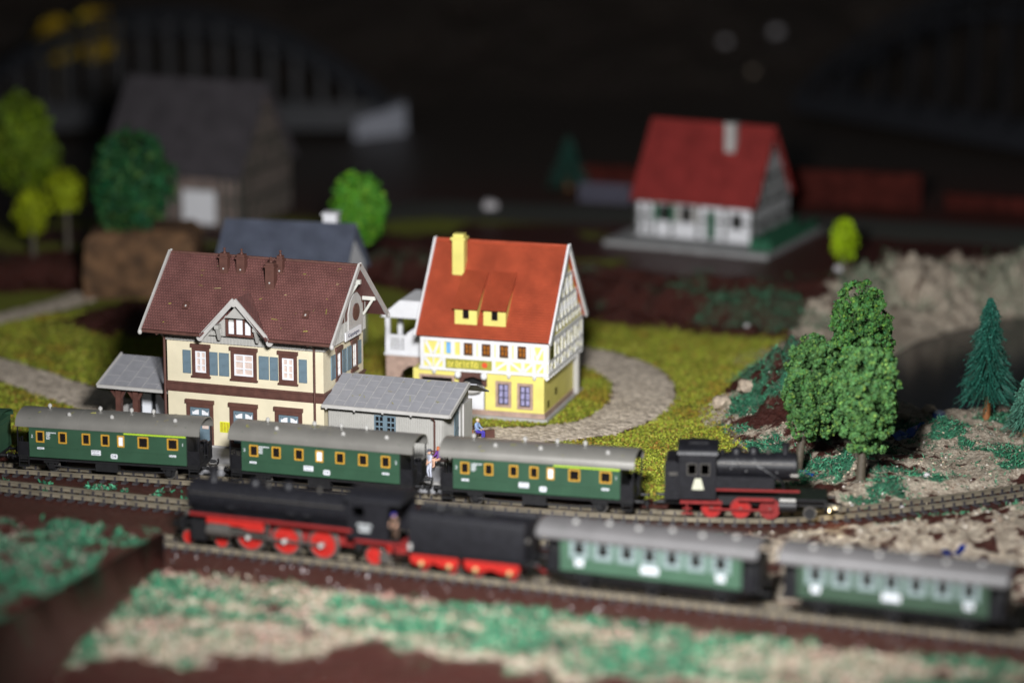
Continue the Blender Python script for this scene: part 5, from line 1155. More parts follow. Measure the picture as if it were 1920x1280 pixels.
def compartment_coach(label, x0, x1, bx0, bx1, wx, dark, grp):
    X0 = (x0 + x1) / 2; t = thing('compartment_coach', label, 'coach', on_front(X0), FYAW, grp); X = lambda x: x - X0; Z = lambda z: z + ZO; yb = -1.42
    mat = dark; ww, wh = .70, .95
    holes = [(X(x) - ww / 2, X(x) + ww / 2, Z(2.60), Z(3.42)) for x in wx]
    m_ = MB().wall(X(bx0), X(bx1), Z(1.50), Z(3.56), holes, yb, yb + .1); m_.box(X(bx0), X(bx1), 1.32, 1.42, Z(1.5), Z(3.56)).box(X(bx0), X(bx0) + .1, yb + .1, 1.32, Z(1.5), Z(4.1)).box(X(bx1) - .1, X(bx1), yb + .1, 1.32, Z(1.5), Z(4.1)); m_.build('body', mat, t)
    MB().box(X(bx0) + .2, X(bx1) - .2, -.6, 1.2, Z(1.6), Z(3.5)).build('compartments', M_dark, t)
    MB().box(X(bx0), X(bx1), yb - .04, yb - .002, Z(1.50), Z(1.60)).build('sill_beading', mat, t)
    for i, x in enumerate(wx):
        w = .60 if i != 3 else .54; o = MB().wall(X(x) - w, X(x) + w, Z(2.34), Z(3.50), [(X(x) - .32, X(x) + .32, Z(2.62), Z(3.40))], yb - .05, yb - .004).build('window_surround', M_palewin, t)
        MB().box(X(x) - .32, X(x) + .32, yb - .028, yb - .008, Z(3.20), Z(3.24)).build('glazing_bar', M_palewin, o)
        MB().box(X(x) - .32, X(x) + .32, yb + .03, yb + .05, Z(2.62), Z(3.40)).build('pane', M_glass, o)
        if i in (0, 6): print_panel(t, X(x) - .26, X(x) + .26, Z(1.86), Z(2.26), yb, 3)
        if i == 3: print_panel(t, X(x) - .55, X(x) + .55, Z(1.84), Z(2.26), yb, 3, 'route_board')
    ro = coach_roof(t, x1 - x0, 3.1, Z(3.56), .78, M_roofl, [X(bx0) + (bx1 - bx0) * k / 6 for k in range(7)])
    MB().box(X(x0) + .1, X(x1) - .1, -1.56, -1.47, Z(3.44), Z(3.60)).build('roof_gutter', M_roofl, t)
    for k in range(6): x = X(bx0) + .7 + (bx1 - bx0 - 1.4) * k / 5; MB().lathe((x, -.55 + .4 * (k % 2), Z(4.1)), 'z', [(0, .08), (.2, .08), (.21, .17), (.33, .17), (.38, .06)], 10).build('ventilator', M_steel, t, smooth=40)
    MB().box(X(bx0) - .4, X(bx1) + .4, -1.2, 1.2, Z(1.22), Z(1.48)).build('underframe', M_under, t)
    MB().box(X(bx0) + .2, X(bx1) - .2, -1.5, -1.25, Z(1.0), Z(1.07)).build('step_board', M_under, t)
    L_ = bx1 - bx0
    for fx in (.12, .5, .88):
        x = X(bx0) + L_ * fx
        for y in (-.78, .78): wheel(t, x, y, Z(.66), .48, M_rod, M_under)
        MB().box(x - .5, x + .5, -1.14, -1.02, Z(.92), Z(1.2)).box(x - .16, x + .16, -1.18, -1.0, Z(.55), Z(.92)).build('axle_guard', M_under, t)
    for sx, xe in ((-1, X(bx0)), (1, X(bx1))):
        MB().box(min(xe, xe + sx * .9), max(xe, xe + sx * .9), -1.3, 1.3, Z(1.35), Z(1.48)).build('end_platform', M_under, t)
        for q in (-1, 1):
            rl = MB()
            for y in (1.25, .85, .45): rl.box(xe + sx * .84 - .03, xe + sx * .84 + .03, q * y - .03, q * y + .03, Z(1.47), Z(2.5))
            rl.box(xe + sx * .84 - .035, xe + sx * .84 + .035, q * 1.36, q * .43, Z(2.48), Z(2.55)).box(xe + sx * .84 - .04, xe + sx * .84 + .04, q * 1.36, q * 1.28, Z(1.47), Z(3.55)); rl.build('end_railing', M_black, t)
            MB().box(xe + sx * .06, xe + sx * .78, q * 1.30, q * 1.34, Z(1.49), Z(2.5)).build('shade_gate', M_black, t)  # gate panel in black, put in as platform shade
        MB().box(xe + sx * .003, xe + sx * .04, -1.36, 1.36, Z(1.5), Z(3.5)).build('end_shade_panel', M_under, t)  # end wall covered in black as painted shade
        MB().prism([(-.75, Z(1.49)), (.75, Z(1.49)), (.75, Z(3.2)), (.4, Z(3.5)), (-.4, Z(3.5)), (-.75, Z(3.2))], 'x', xe + sx * .05, xe + sx * 1.0).build('dark_end_box', M_under, t)  # closed black box added to darken the end platform
        buffer_pair(t, xe + sx * .5, sx, Z(1.36)); MB().box(min(xe, xe + sx * 1.4), max(xe, xe + sx * 1.4), -.12, .12, Z(.85), Z(1.05)).build('coupler', M_under, t)
    return t
FG = 'green compartment coaches on the front track'
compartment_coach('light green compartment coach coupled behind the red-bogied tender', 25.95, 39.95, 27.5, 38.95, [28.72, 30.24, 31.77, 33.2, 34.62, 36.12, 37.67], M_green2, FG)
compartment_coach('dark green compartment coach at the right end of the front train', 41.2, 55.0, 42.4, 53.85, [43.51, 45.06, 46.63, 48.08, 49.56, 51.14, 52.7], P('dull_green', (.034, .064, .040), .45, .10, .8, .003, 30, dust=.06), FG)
# ================================================================= PEOPLE
def person(label, loc, yaw, J, E, rad, paint, mats, hair=None, cap=None, group=None, hands=()):
    """J joints, E bones, rad radius per joint, paint(bone index) -> material slot; one continuous skinned body"""
    me = bpy.data.meshes.new('person'); names = list(J); ix = {n: i for i, n in enumerate(names)}
    me.from_pydata([J[n] for n in names], [(ix[a], ix[b_]) for a, b_ in E], []); o = bpy.data.objects.new('person', me); COL.objects.link(o)
    o.modifiers.new('skin', 'SKIN'); sv = me.skin_vertices[0].data
    for n in names: sv[ix[n]].radius = rad[n]; sv[ix[n]].use_root = (n == 'pelvis')
    s = o.modifiers.new('sub', 'SUBSURF'); s.levels = 2; s.render_levels = 2
    dg = bpy.context.evaluated_depsgraph_get(); m2 = bpy.data.meshes.new_from_object(o.evaluated_get(dg)); o.modifiers.clear(); o.data = m2; m2.name = 'person'
    m2.materials.clear()
    for m_ in mats: m2.materials.append(m_)
    seg = [(Vector(J[a]), Vector(J[b_])) for a, b_ in E]
    for p in m2.polygons:
        c = p.center; best = min(range(len(seg)), key=lambda k: (lambda a, b_: ((c - a) - (b_ - a) * max(0, min(1, (c - a).dot(b_ - a) / max(1e-9, (b_ - a).length_squared)))).length - .3 * (rad[E[k][0]][0] + rad[E[k][1]][0]))(*seg[k]))
        p.material_index = paint(E[best]); p.use_smooth = True
    o.location = loc; o.rotation_euler = (0, 0, R(yaw)); tag(o, label, 'person', group)
    h = Vector(J['head'])
    for sx in (-1, 1): MB().lathe((h.x + .038 * sx, h.y - .098, h.z + .01), 'y', [(0, .014), (-.012, .01)], 8).build('eye', M_under, o)
    MB().lathe((h.x, h.y - .10, h.z - .05), 'z', [(0, .022), (.03, .018), (.07, .006)], 8).build('nose', M_skin, o, smooth=60)
    for sx in (-1, 1): MB().lathe((h.x + .102 * sx, h.y + .01, h.z - .04), 'z', [(0, .012), (.03, .022), (.06, .012)], 8).build('ear', M_skin, o, smooth=60)
    if hair: MB().lathe((h.x, h.y + .015, h.z - hair[1]), 'z', [(0, .07), (.04, .125), (hair[1] * .7, .125), (hair[1] + .05, .118), (hair[1] + .10, .085), (hair[1] + .135, .02)], 14).build('hair', hair[0], o, smooth=60)
    if cap: MB().lathe((h.x, h.y, h.z + .06), 'z', [(0, .115), (.05, .125), (.07, .155), (.10, .15), (.13, .05)], 14).box(h.x - .09, h.x + .09, h.y - .20, h.y - .06, h.z + .055, h.z + .075).build('cap', cap, o, smooth=40)
    for hn, dr in hands:
        c, d = Vector(J[hn]), Vector(dr).normalized(); sd = d.cross(Vector((0, 0, 1)) if abs(d.z) < .9 else Vector((1, 0, 0))).normalized(); f = MB()
        for k, (off, ln) in enumerate(((-.030, .07), (-.010, .085), (.010, .08), (.030, .065))): f.tube([c + sd * off, c + sd * off + d * ln * .6, c + sd * off + d * ln + Vector((0, 0, -.02))], [.011, .010, .008], 6)
        f.tube([c - sd * .03, c - sd * .065 + d * .03, c - sd * .07 + d * .06], [.013, .012, .009], 6); f.build('fingers', M_skin, o, smooth=60)
    return o
STD_E = [('pelvis', 'belly'), ('belly', 'chest'), ('chest', 'neck'), ('neck', 'chin'), ('chin', 'head'), ('head', 'crown'), ('chest', 'shL'), ('shL', 'elL'), ('elL', 'haL'), ('chest', 'shR'), ('shR', 'elR'), ('elR', 'haR'),
         ('pelvis', 'hipL'), ('hipL', 'knL'), ('knL', 'anL'), ('anL', 'toL'), ('pelvis', 'hipR'), ('hipR', 'knR'), ('knR', 'anR'), ('anR', 'toR')]
RAD = dict(pelvis=(.15, .12), belly=(.14, .11), chest=(.17, .12), neck=(.06, .06), chin=(.075, .08), head=(.098, .105), crown=(.06, .07), shL=(.075, .075), shR=(.075, .075), elL=(.05, .05), elR=(.05, .05), haL=(.038, .03), haR=(.038, .03),
           hipL=(.10, .10), hipR=(.10, .10), knL=(.07, .07), knR=(.07, .07), anL=(.05, .05), anR=(.05, .05), toL=(.045, .03), toR=(.045, .03))
def pose(**kw):
    J = dict(pelvis=(0, 0, .95), belly=(0, 0, 1.12), chest=(0, 0, 1.34), neck=(0, 0, 1.50), chin=(0, -.02, 1.56), head=(0, -.02, 1.65), crown=(0, -.01, 1.73), shL=(-.19, 0, 1.42), elL=(-.26, .02, 1.15), haL=(-.27, -.06, .90), shR=(.19, 0, 1.42), elR=(.26, .02, 1.15), haR=(.27, -.06, .90),
             hipL=(-.10, 0, .88), knL=(-.11, -.02, .48), anL=(-.11, .02, .09), toL=(-.12, -.16, .04), hipR=(.10, 0, .88), knR=(.11, -.02, .48), anR=(.11, .02, .09), toR=(.12, -.16, .04)); J.update(kw); return J
def dress(top, legs, arms=None, shoe=None):
    def f(e):
        a, b_ = e
        if b_ in ('chin', 'head', 'crown') : return 0
        if b_ in ('haL', 'haR'): return 0 if arms is None else arms
        if b_ in ('knL', 'knR', 'anL', 'anR'): return legs if b_[0] == 'k' or shoe is None or True else shoe
        if b_ in ('toL', 'toR'): return 3
        if b_ in ('hipL', 'hipR'): return legs
        return top
    return f
sit = dict(pelvis=(0, 0, .50), belly=(0, .02, .68), chest=(0, 0, .92), neck=(0, -.03, 1.08), chin=(0, -.06, 1.14), head=(0, -.06, 1.23), crown=(0, -.05, 1.31), shL=(-.19, 0, 1.0), elL=(-.24, -.10, .76), haL=(-.16, -.34, .66), shR=(.19, 0, 1.0), elR=(.24, -.10, .76), haR=(.16, -.34, .66),
           hipL=(-.10, -.06, .48), knL=(-.12, -.46, .50), anL=(-.12, -.46, .10), toL=(-.12, -.62, .05), hipR=(.10, -.06, .48), knR=(.12, -.46, .50), anR=(.12, -.46, .10), toR=(.12, -.62, .05))
M_coat = P('pale_uniform', (.55, .57, .66), .6, .1, 6); M_purple = P('purple_dress', (.20, .06, .36), .6, .15, 6); M_shirt = P('light_blue_shirt', (.30, .42, .66), .6, .1, 6); M_trou = P('violet_trousers', (.07, .05, .42), .6, .1, 6)
M_ginger = P('ginger_hair', (.50, .12, .03), .6, .2, 8); M_grhair = P('fair_hair', (.70, .58, .40), .6, .15, 8); M_shoe = P('dark_shoes', (.03, .02, .02), .5); M_cap = P('grey_cap', (.10, .10, .13), .6); M_bluecap = P('blue_cap', (.04, .04, .26), .6); M_overall = P('brown_overalls', (.10, .06, .04), .6)
M_orange = P('orange_bag', (.75, .22, .03), .5)
HN = (('haL', (0, -.4, -.9)), ('haR', (0, -.4, -.9)))
q = G(806, 896, .28)
person('person in pale uniform and dark cap standing on the platform', (q.x, q.y, .28), -60, pose(haR=(.20, -.30, 1.02), elR=(.27, -.08, 1.14), knL=(-.11, -.10, .48), anL=(-.11, -.02, .09), toL=(-.12, -.2, .04)), STD_E, RAD, dress(1, 1, 0), [M_skin, M_coat, M_coat, M_shoe], cap=M_cap, hands=HN).scale = (1.12,) * 3
# bench and seated woman by the goods shed wall
def bench(label, loc, yaw, h, mat):
    t = thing('bench', label, 'bench', loc, yaw)
    for k in range(3): MB().box(-.75, .75, -.42 + .15 * k, -.30 + .15 * k, h - .06, h).build('seat_slat', mat, t)
    for k in range(2): MB().box(-.75, .75, .10, .15, h + .2 + .2 * k, h + .32 + .2 * k).build('back_slat', mat, t)
    for x in (-.6, .6):
        for y in (-.38, .06): MB().box(x - .04, x + .04, y - .04, y + .04, 0, h - .062).build('leg', M_under, t)
        MB().box(x - .04, x + .04, .05, .099, h - .06, h + .55).build('back_post', M_under, t)
    return t
q = G(823, 886, .28); bz = .28
bench('dark bench with the purple-clad person against the shed', (q.x, q.y + .15, bz), -20, .95, M_brown)
person('person with ginger hair in a purple dress sitting by the shed', (q.x, q.y, bz + .46), -55, pose(**sit), STD_E, RAD, dress(1, 0, 1), [M_skin, M_purple, M_purple, M_skin], hair=(M_ginger, .16), hands=(('haL', (0, -.8, -.4)), ('haR', (0, -.8, -.4)))).scale = (1.05,) * 3
q = G(893, 822, .05)
bench('brown bench at the cobbled path before the inn', (q.x, q.y, gz(q.x, q.y) + .05), 60, .48, M_brown)
person('person in light blue shirt and violet trousers on a bench', (q.x + .05, q.y - .05, gz(q.x, q.y) + .06), 62, pose(**sit), STD_E, RAD, dress(1, 2, 1), [M_skin, M_shirt, M_trou, M_shoe], hair=(M_grhair, .06), hands=(('haL', (0, -.8, -.4)), ('haR', (0, -.8, -.4)))).scale = (1.12,) * 3
bg = thing('rucksack', 'orange rucksack behind the seated person on the bench', 'bag', (q.x - .42, q.y - .25, gz(q.x, q.y) + .05), 60)
MB().lathe((0, 0, .02), 'z', [(0, .16), (.1, .24), (.5, .25), (.72, .18), (.80, .05)], 12).build('pack', M_orange, bg, smooth=50); MB().box(-.15, .15, -.30, -.2, .12, .40).build('pocket', M_orange, bg); MB().tube([(-.1, .2, .2), (-.12, .30, .45), (-.1, .2, .7)], .025, 6).build('strap', M_brown, bg); MB().tube([(.1, .2, .2), (.12, .30, .45), (.1, .2, .7)], .025, 6).build('strap', M_brown, bg)
sc_ = thing('suitcase', 'dark brown suitcase standing right of the bench', 'suitcase', (q.x + .95, q.y + .15, gz(q.x, q.y) + .05), 20)
MB().box(-.35, .35, -.13, .13, 0, .62).build('case', M_brown, sc_); MB().tube([(-.12, 0, .62), (-.1, 0, .72), (.1, 0, .72), (.12, 0, .62)], .025, 6).build('handle', M_under, sc_)
dq = FO + FD * 16.55 + Vector((-math.sin(R(FYAW)), math.cos(R(FYAW)), 0)) * -1.12
person('person in brown overalls and blue cap leaning out of the express cab', (dq.x, dq.y, 2.12), FYAW - 8, pose(chest=(0, -.10, 1.30), neck=(0, -.18, 1.44), chin=(0, -.22, 1.50), head=(0, -.23, 1.58), crown=(0, -.22, 1.66), shL=(-.19, -.1, 1.38), shR=(.19, -.1, 1.38), elL=(-.25, -.22, 1.12), haL=(-.18, -.36, 1.0), elR=(.25, -.22, 1.12), haR=(.18, -.36, 1.0)), STD_E, RAD, dress(1, 1, 0), [M_skin, M_overall, M_overall, M_shoe], cap=M_bluecap, hands=(('haL', (0, -.8, -.4)), ('haR', (0, -.8, -.4))))

# ================================================================= TREES AND PLANTS
def crown_points(n, rx, rz, seed, shell=.55, taper=0., lump=.14):
    g = np.random.default_rng(seed); d = g.normal(0, 1, (n, 3)); d /= np.linalg.norm(d, axis=1, keepdims=True)
    r = (g.uniform(shell ** 3, 1, n)) ** (1 / 3)
    ph = np.arctan2(d[:, 1], d[:, 0]); b_ = 1 + lump * (np.sin(3 * ph + seed) * np.cos(4 * d[:, 2] + seed) + .8 * np.sin(5 * ph + 6 * d[:, 2] + 2 * seed))
    k = g.normal(0, 1, (26, 3)); k /= np.linalg.norm(k, axis=1, keepdims=True); near = (d @ k.T).max(1); b_ = b_ * (.86 + .18 * smooth(.86, .99, near))
    p = d * (r * b_)[:, None]; w = 1 - taper * p[:, 2]
    return np.stack([p[:, 0] * rx * w, p[:, 1] * rx * w, p[:, 2] * rz], 1), d, r
def clump_points(n, rx, rz, seed, taper, clumps=150, rad=.40):
    """leaves gathered in little tufts over the crown, with gaps between the tufts"""
    g = np.random.default_rng(seed + 100); i = np.arange(clumps) + .5; ph = i * 2.39996 + g.normal(0, .25, clumps); cz = np.clip(1 - 2 * i / clumps + g.normal(0, .05, clumps), -1, 1); s_ = (1 - np.abs(cz) ** 2.5) ** (1 / 2.5)
    d = np.stack([np.cos(ph) * s_, np.sin(ph) * s_, cz], 1); r = g.uniform(.68, 1.04, clumps); p = d * r[:, None]; w = 1 - taper * p[:, 2]
    C_ = np.stack([p[:, 0] * rx * w, p[:, 1] * rx * w, p[:, 2] * rz], 1); nd = d / np.array([rx, rx, rz]); nd /= np.linalg.norm(nd, axis=1, keepdims=True)
    k = g.integers(0, clumps, n); q = g.normal(0, 1, (n, 3)); q /= np.linalg.norm(q, axis=1, keepdims=True); q = q + nd[k] * .75; q /= np.linalg.norm(q, axis=1, keepdims=True); rr_ = rad * g.uniform(.7, 1.25, clumps)
    return C_[k] + q * (rr_[k] * g.uniform(.55, 1.0, n))[:, None], q, g.uniform(.8, 1.2, clumps)[k]
def tree(name, label, base, rx, rz, cz, n, size, col, seed, taper=.15, trunk=.2, group=None, lean=(0, 0), tm=None, cat='tree', shell=.55, lump=.14, clumps=0):
    t = thing(name, label, cat, base, 0, group); g = np.random.default_rng(seed); rr = random.Random(seed)
    top = cz + rz * .55
    pts = [(0, 0, -.3), (lean[0] * .3, lean[1] * .3, cz * .35), (lean[0] * .8, lean[1] * .8, cz * .8), (lean[0], lean[1], top)]
    tk = MB().tube(pts, [trunk * 1.25, trunk, trunk * .7, trunk * .2], 9)
    for k in range(9):
        z = cz - rz * .75 + rz * 1.3 * k / 9; a = k * 2.4 + seed; L_ = rx * (.75 - .04 * k); f = z / top
        tk.tube([(lean[0] * f, lean[1] * f, z), (lean[0] * f + math.cos(a) * L_ * .5, lean[1] * f + math.sin(a) * L_ * .5, z + .35 * L_), (lean[0] * f + math.cos(a) * L_, lean[1] * f + math.sin(a) * L_, z + .55 * L_)], [trunk * .4, trunk * .25, trunk * .1], 6)
    tk.tube([(0, 0, .05), (trunk * 1.2, -trunk * 1.8, -.1), (trunk * 1.6, -trunk * 3, -.25)], [trunk * .7, trunk * .5, trunk * .2], 6).tube([(0, 0, .05), (-trunk * 1.8, -trunk, -.1), (-trunk * 3, -trunk * 1.4, -.25)], [trunk * .7, trunk * .5, trunk * .2], 6)
    tk.build('trunk', tm or M_bark, t, smooth=60)
    tone = 1
    if clumps: p, d, tone = clump_points(n, rx, rz, seed, taper, clumps); tone = tone[:, None]
    else: p, d, r = crown_points(n, rx, rz, seed, shell, taper, lump)
    p = p + np.array([lean[0], lean[1], cz])
    c = np.array(col); tint = c[None] * g.uniform(.72, 1.25, (n, 1)) * tone + np.where(g.random((n, 1)) < .10, 1, 0) * np.array([[.10, .12, .01]]) * (c[1] / .2); tint = np.clip(tint + g.normal(0, .008, (n, 3)), .004, 1)
    V, F, T = flakes(p, d, size * g.uniform(.6, 1.25, n), tint, 5, .3, .75)
    if clumps:                                                         # inner leaves coloured darker to paint the shade inside the crown
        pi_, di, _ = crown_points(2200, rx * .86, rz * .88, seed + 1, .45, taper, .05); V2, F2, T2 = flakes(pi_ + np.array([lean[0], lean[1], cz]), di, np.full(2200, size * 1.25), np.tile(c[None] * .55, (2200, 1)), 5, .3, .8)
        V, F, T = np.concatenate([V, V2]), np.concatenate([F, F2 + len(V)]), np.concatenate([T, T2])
    numpy_mesh('crown', V, F, M_flake, T, t)
    return t
LEAF = (.070, .165, .050)
b1 = G(1606, 858, .5); b2 = G(1494, 884, .2); b3 = G(1613, 908, .1)
TG = 'three leafy trees beside the tank engine'
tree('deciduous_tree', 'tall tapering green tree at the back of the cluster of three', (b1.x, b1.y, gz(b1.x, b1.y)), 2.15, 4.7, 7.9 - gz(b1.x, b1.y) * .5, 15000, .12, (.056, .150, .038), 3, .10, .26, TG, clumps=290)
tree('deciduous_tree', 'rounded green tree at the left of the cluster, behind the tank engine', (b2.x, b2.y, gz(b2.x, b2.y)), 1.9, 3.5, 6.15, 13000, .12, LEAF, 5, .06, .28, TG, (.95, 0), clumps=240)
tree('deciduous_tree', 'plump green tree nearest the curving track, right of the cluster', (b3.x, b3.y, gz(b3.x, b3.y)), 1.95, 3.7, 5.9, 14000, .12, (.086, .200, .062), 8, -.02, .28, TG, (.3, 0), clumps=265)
def pine(label, base, H, w, z0, seed, col=(.018, .115, .080), n=5200, group='teal bottle-brush pines by the pond'):
    t = thing('pine_tree', label, 'pine', base, 0, group); g = np.random.default_rng(seed)
    MB().tube([(0, 0, -.3), (0, 0, z0 * .5), (0, 0, z0 + .3)], [.30, .28, .26], 12).build('trunk', M_rust, t, smooth=50)
    MB().tube([(0, 0, z0 + .2), (0, 0, H * .6), (0, 0, H - .1)], [.08, .06, .03], 6).build('wire_core', M_bark, t, smooth=50)
    u = g.uniform(0, 1, n) ** .85; z = z0 + .35 + (H - z0 - .45) * u; prof = np.interp(u, [0, .12, .3, .42, .5, .62, .72, .85, 1], [.96, 1.0, .80, .74, .52, .50, .40, .30, .08]) * w
    a = g.uniform(0, 2 * math.pi, n); L_ = prof * g.uniform(.55, 1.10, n) * (1 + .12 * np.sin(3 * a + 9 * u) + .16 * np.sin(u * 30 + 2 * np.sin(a)) + .10 * np.sin(7 * a + 40 * u)); drop = .42 + .25 * g.random(n)
    st = np.stack([np.cos(a) * .04, np.sin(a) * .04, z + L_ * .15], 1); en = np.stack([np.cos(a) * L_, np.sin(a) * L_, z - L_ * drop], 1)
    mid = st + (en - st) * g.uniform(.30, .55, n)[:, None]
    tw = np.array([[.05, .045, .032]]) * g.uniform(.5, 1.4, (n, 1)); tc_ = np.array([col]) * g.uniform(.55, 1.35, (n, 1))
    V1, F1, T1 = fibres(st[::2], en[::2], np.full(len(st[::2]), .012), tw[::2]); V2, F2, T2 = fibres(mid, en, g.uniform(.022, .05, n), tc_)
    V3, F3, T3 = flakes(en, en - st, g.uniform(.05, .10, n), tc_ * 1.15, 4)
    numpy_mesh('needles', np.concatenate([V1, V2, V3]), np.concatenate([F1, F2 + len(V1), F3 + len(V1) + len(V2)]), M_needle, np.concatenate([T1, T2, T3]), t)
    return t
pb = G(1850, 776, .6); pine('dark teal pine with orange-brown trunk standing by the pond', (pb.x, pb.y, gz(pb.x, pb.y)), 9.2, 2.15, 1.75, 4, n=3400)
pb = G(1924, 812, .5); pine('small pale teal pine cut off by the right edge', (pb.x, pb.y, gz(pb.x, pb.y)), 4.9, 1.5, .9, 6, (.07, .20, .14), 3000)
pb = G(1066, 352, 2.6); pine('dim dark conifer far off left of the red-roofed house', (pb.x, pb.y, gz(pb.x, pb.y)), 5.2, 2.1, .7, 9, (.012, .06, .045), 1500, 'far trees')
def far_tree(name, label, px, py, y, hw, hh, col, seed, n=1500, cat='tree', size=.3, taper=.05, zb=None, lump=.14):
    """crown centre seen at the photo point, standing at depth y"""
    c, s = math.cos(PITCH), math.sin(PITCH); v = (640 - py) / FPX; u = (px - 960) / FPX; d = Vector((u, c + v * s, -s + v * c)); k = y / d.y; x, z = d.x * k, CAMH + d.z * k; sc = k / FPX
    b0 = gz(x, y) if zb is None else zb
    return tree(name, label, (x, y, b0), hw * sc, hh * sc, max(z - b0, hh * sc * .9), n, size, col, seed, taper, .25, 'far trees', cat=cat, shell=.5, lump=lump)
far_tree('deciduous_tree', 'round dark green tree on top of the brown earth mound', 247, 345, 272, 84, 100, (.024, .095, .034), 21, 3600, zb=5.2, lump=.04)
far_tree('deciduous_tree', 'bright green oval tree behind the cottage with the blue roof', 672, 388, 262, 53, 70, (.075, .24, .022), 22, 3000, size=.26, lump=.05)
far_tree('deciduous_tree', 'tall olive green tree at the left edge', 46, 268, 285, 64, 98, (.11, .17, .012), 23, 2600, lump=.07)
far_tree('bush', 'lime green round bush right of the tall olive tree', 124, 356, 282, 36, 38, (.24, .29, .008), 24, 900, 'bush')
far_tree('bush', 'lime green bush below the tall olive tree', 60, 394, 280, 30, 42, (.24, .29, .008), 25, 900, 'bush')
far_tree('bush', 'bright lime shrub standing right of the red-roofed house', 1583, 450, 270, 23, 42, (.34, .50, .010), 26, 900, 'shrub', .2)
for k, (px, py, w, h) in enumerate(((105, 78, 34, 36), (182, 62, 36, 42))):
    far_tree('bush', ['mustard yellow bush seen left through the far arched bridge', 'mustard yellow bush seen further right through the far arched bridge'][k], px, py, 364, w * 1.15, h * 1.15, (.60, .40, .02), 27 + k, 1100, 'bush', .45, .05, None, .05)
for k, px in enumerate((120, 225, 330)): far_tree('bush', ['yellow bush at the top edge above the arched bridge, left one', 'yellow bush at the top edge above the arched bridge, middle one', 'yellow bush at the top edge above the arched bridge, right one'][k], px, 2 + 3 * k, 402, 58, 22, (.42, .31, .02), 31 + k, 700, 'bush', .5)

# ================================================================= FAR BACKGROUND
def earth_mound():
    x0, x1, y0, y1 = -36.8, -27.0, 268.5, 276; V = []; F = []; nx, nz = 40, 26
    ringp = []
    for i in range(nx * 4):
        s_ = i / (nx * 4) * 4; k, f = int(s_), s_ - int(s_); c = [(x0, y0), (x1, y0), (x1, y1), (x0, y1)]; a, b_ = c[k], c[(k + 1) % 4]; ringp.append((a[0] + (b_[0] - a[0]) * f, a[1] + (b_[1] - a[1]) * f))
    cx, cy = (x0 + x1) / 2, (y0 + y1) / 2; n = len(ringp)
    for j in range(nz + 1):
        h = j / nz; kk = 1 - .03 * h - .14 * max(0, h - .85) / .15
        for i, (x, y) in enumerate(ringp):
            d = .9 * (float(fbm(i * .12, h * 4, 7)) - .5) * (1 if j < nz else .6); V.append((cx + (x - cx) * kk + d * (x - cx) / 5, cy + (y - cy) * kk + d * (y - cy) / 5, -.4 + 6.0 * h + .2 * (float(fbm(i * .3, h * 9, 8)) - .5)))
    for j in range(nz):
        for i in range(n): F.append((j * n + i, j * n + (i + 1) % n, (j + 1) * n + (i + 1) % n, (j + 1) * n + i))
    V.append((cx, cy, 5.8)); F += [(nz * n + i, nz * n + (i + 1) % n, len(V) - 1) for i in range(n)]
    mb = MB(); mb.v = V; mb.f = F; kind(mb.build('earth_mound', P('mound_earth', (.12, .062, .028), .85, .60, .9, .3, 2.0), smooth=70), 'structure')
earth_mound()
def arch_bridge(name, label, A, B, rise, foot, n, width, deck):
    A, B = Vector(A), Vector(B); t = thing(name, label, 'bridge', A, math.degrees(math.atan2(B.y - A.y, B.x - A.x))); L_ = (B - A).length
    arch = lambda f, k=0: foot * (1 - 4 * (f - .5) ** 2) * 0 + (rise + k) * (1 - (2 * f - 1) ** 2) ** .9 + deck
    for y in (-width / 2, width / 2):
        top = [(L_ * i / 40, y, arch(i / 40)) for i in range(41)]; low = [(L_ * i / 40, y, arch(i / 40, -rise * .16) ) for i in range(41)]
        o = MB().tube(top, .42, 4).build('top_chord', M_bridge, t); MB().tube(low, .30, 4).build('arch_rib', M_bridge, t)
        for i in range(1, n): f = i / n; MB().bar((L_ * f, y, deck), (L_ * f, y, arch(f)), .32).build('hanger', M_bridge, t)
        for i in range(1, n - 1):
            f, g_ = i / n, (i + 1) / n; MB().bar((L_ * f, y, arch(f)), (L_ * g_, y, arch(g_, -rise * .16)), .16).build('lattice_bar', M_bridge, t)
    MB().box(0, L_, -width / 2, width / 2, deck - .9, deck).build('deck', M_bridge, t)
    for y in (-width / 2 - .2, width / 2 + .1): MB().box(0, L_, y, y + .1, deck + .001, deck + 1.2).build('parapet', M_bridge, t)
arch_bridge('steel_bridge', 'dark steel arch bridge in the gloom behind the barn', (-62, 346, 0), (-12.5, 346, 0), 11.5, 0, 18, 5, 3.0)
arch_bridge('steel_bridge', 'dark lattice bridge running off the right edge of the background', (33, 352, 0), (78, 296, 0), 15.5, 0, 16, 5, 4.0)
ab = thing('bridge_abutment', 'pale grey stone abutment at the right foot of the arch bridge', 'abutment', (-14.2, 343, 0))
MB().prism([(-2.9, 0), (2.9, 0), (2.7, 5.4), (.6, 4.6), (-2.7, 3.6)], 'y', -2, 2).build('pier', P('pale_abutment', (.27, .28, .32), .7, .15, .6), ab); MB().box(-3.1, 3.1, -2.2, 2.2, -.3, .5).build('footing', M_concrete, ab)
def brick_wall(label, a, b_, h):
    t = thing('brick_wall', label, 'wall', (a[0], a[1], gz(*a) - .3), math.degrees(math.atan2(b_[1] - a[1], b_[0] - a[0]))); L_ = math.hypot(b_[0] - a[0], b_[1] - a[1])
    MB().box(0, L_, -.3, .3, 0, h).build('brickwork', M_brick, t); MB().box(-.1, L_ + .1, -.42, .42, h + .001, h + .25).build('coping', M_brick, t)
    for i in range(int(L_ / 4) + 1): MB().box(i * 4 - .4 if i else 0, i * 4 + .4, -.5, -.302, 0, h - .02).build('pilaster', M_brick, t)
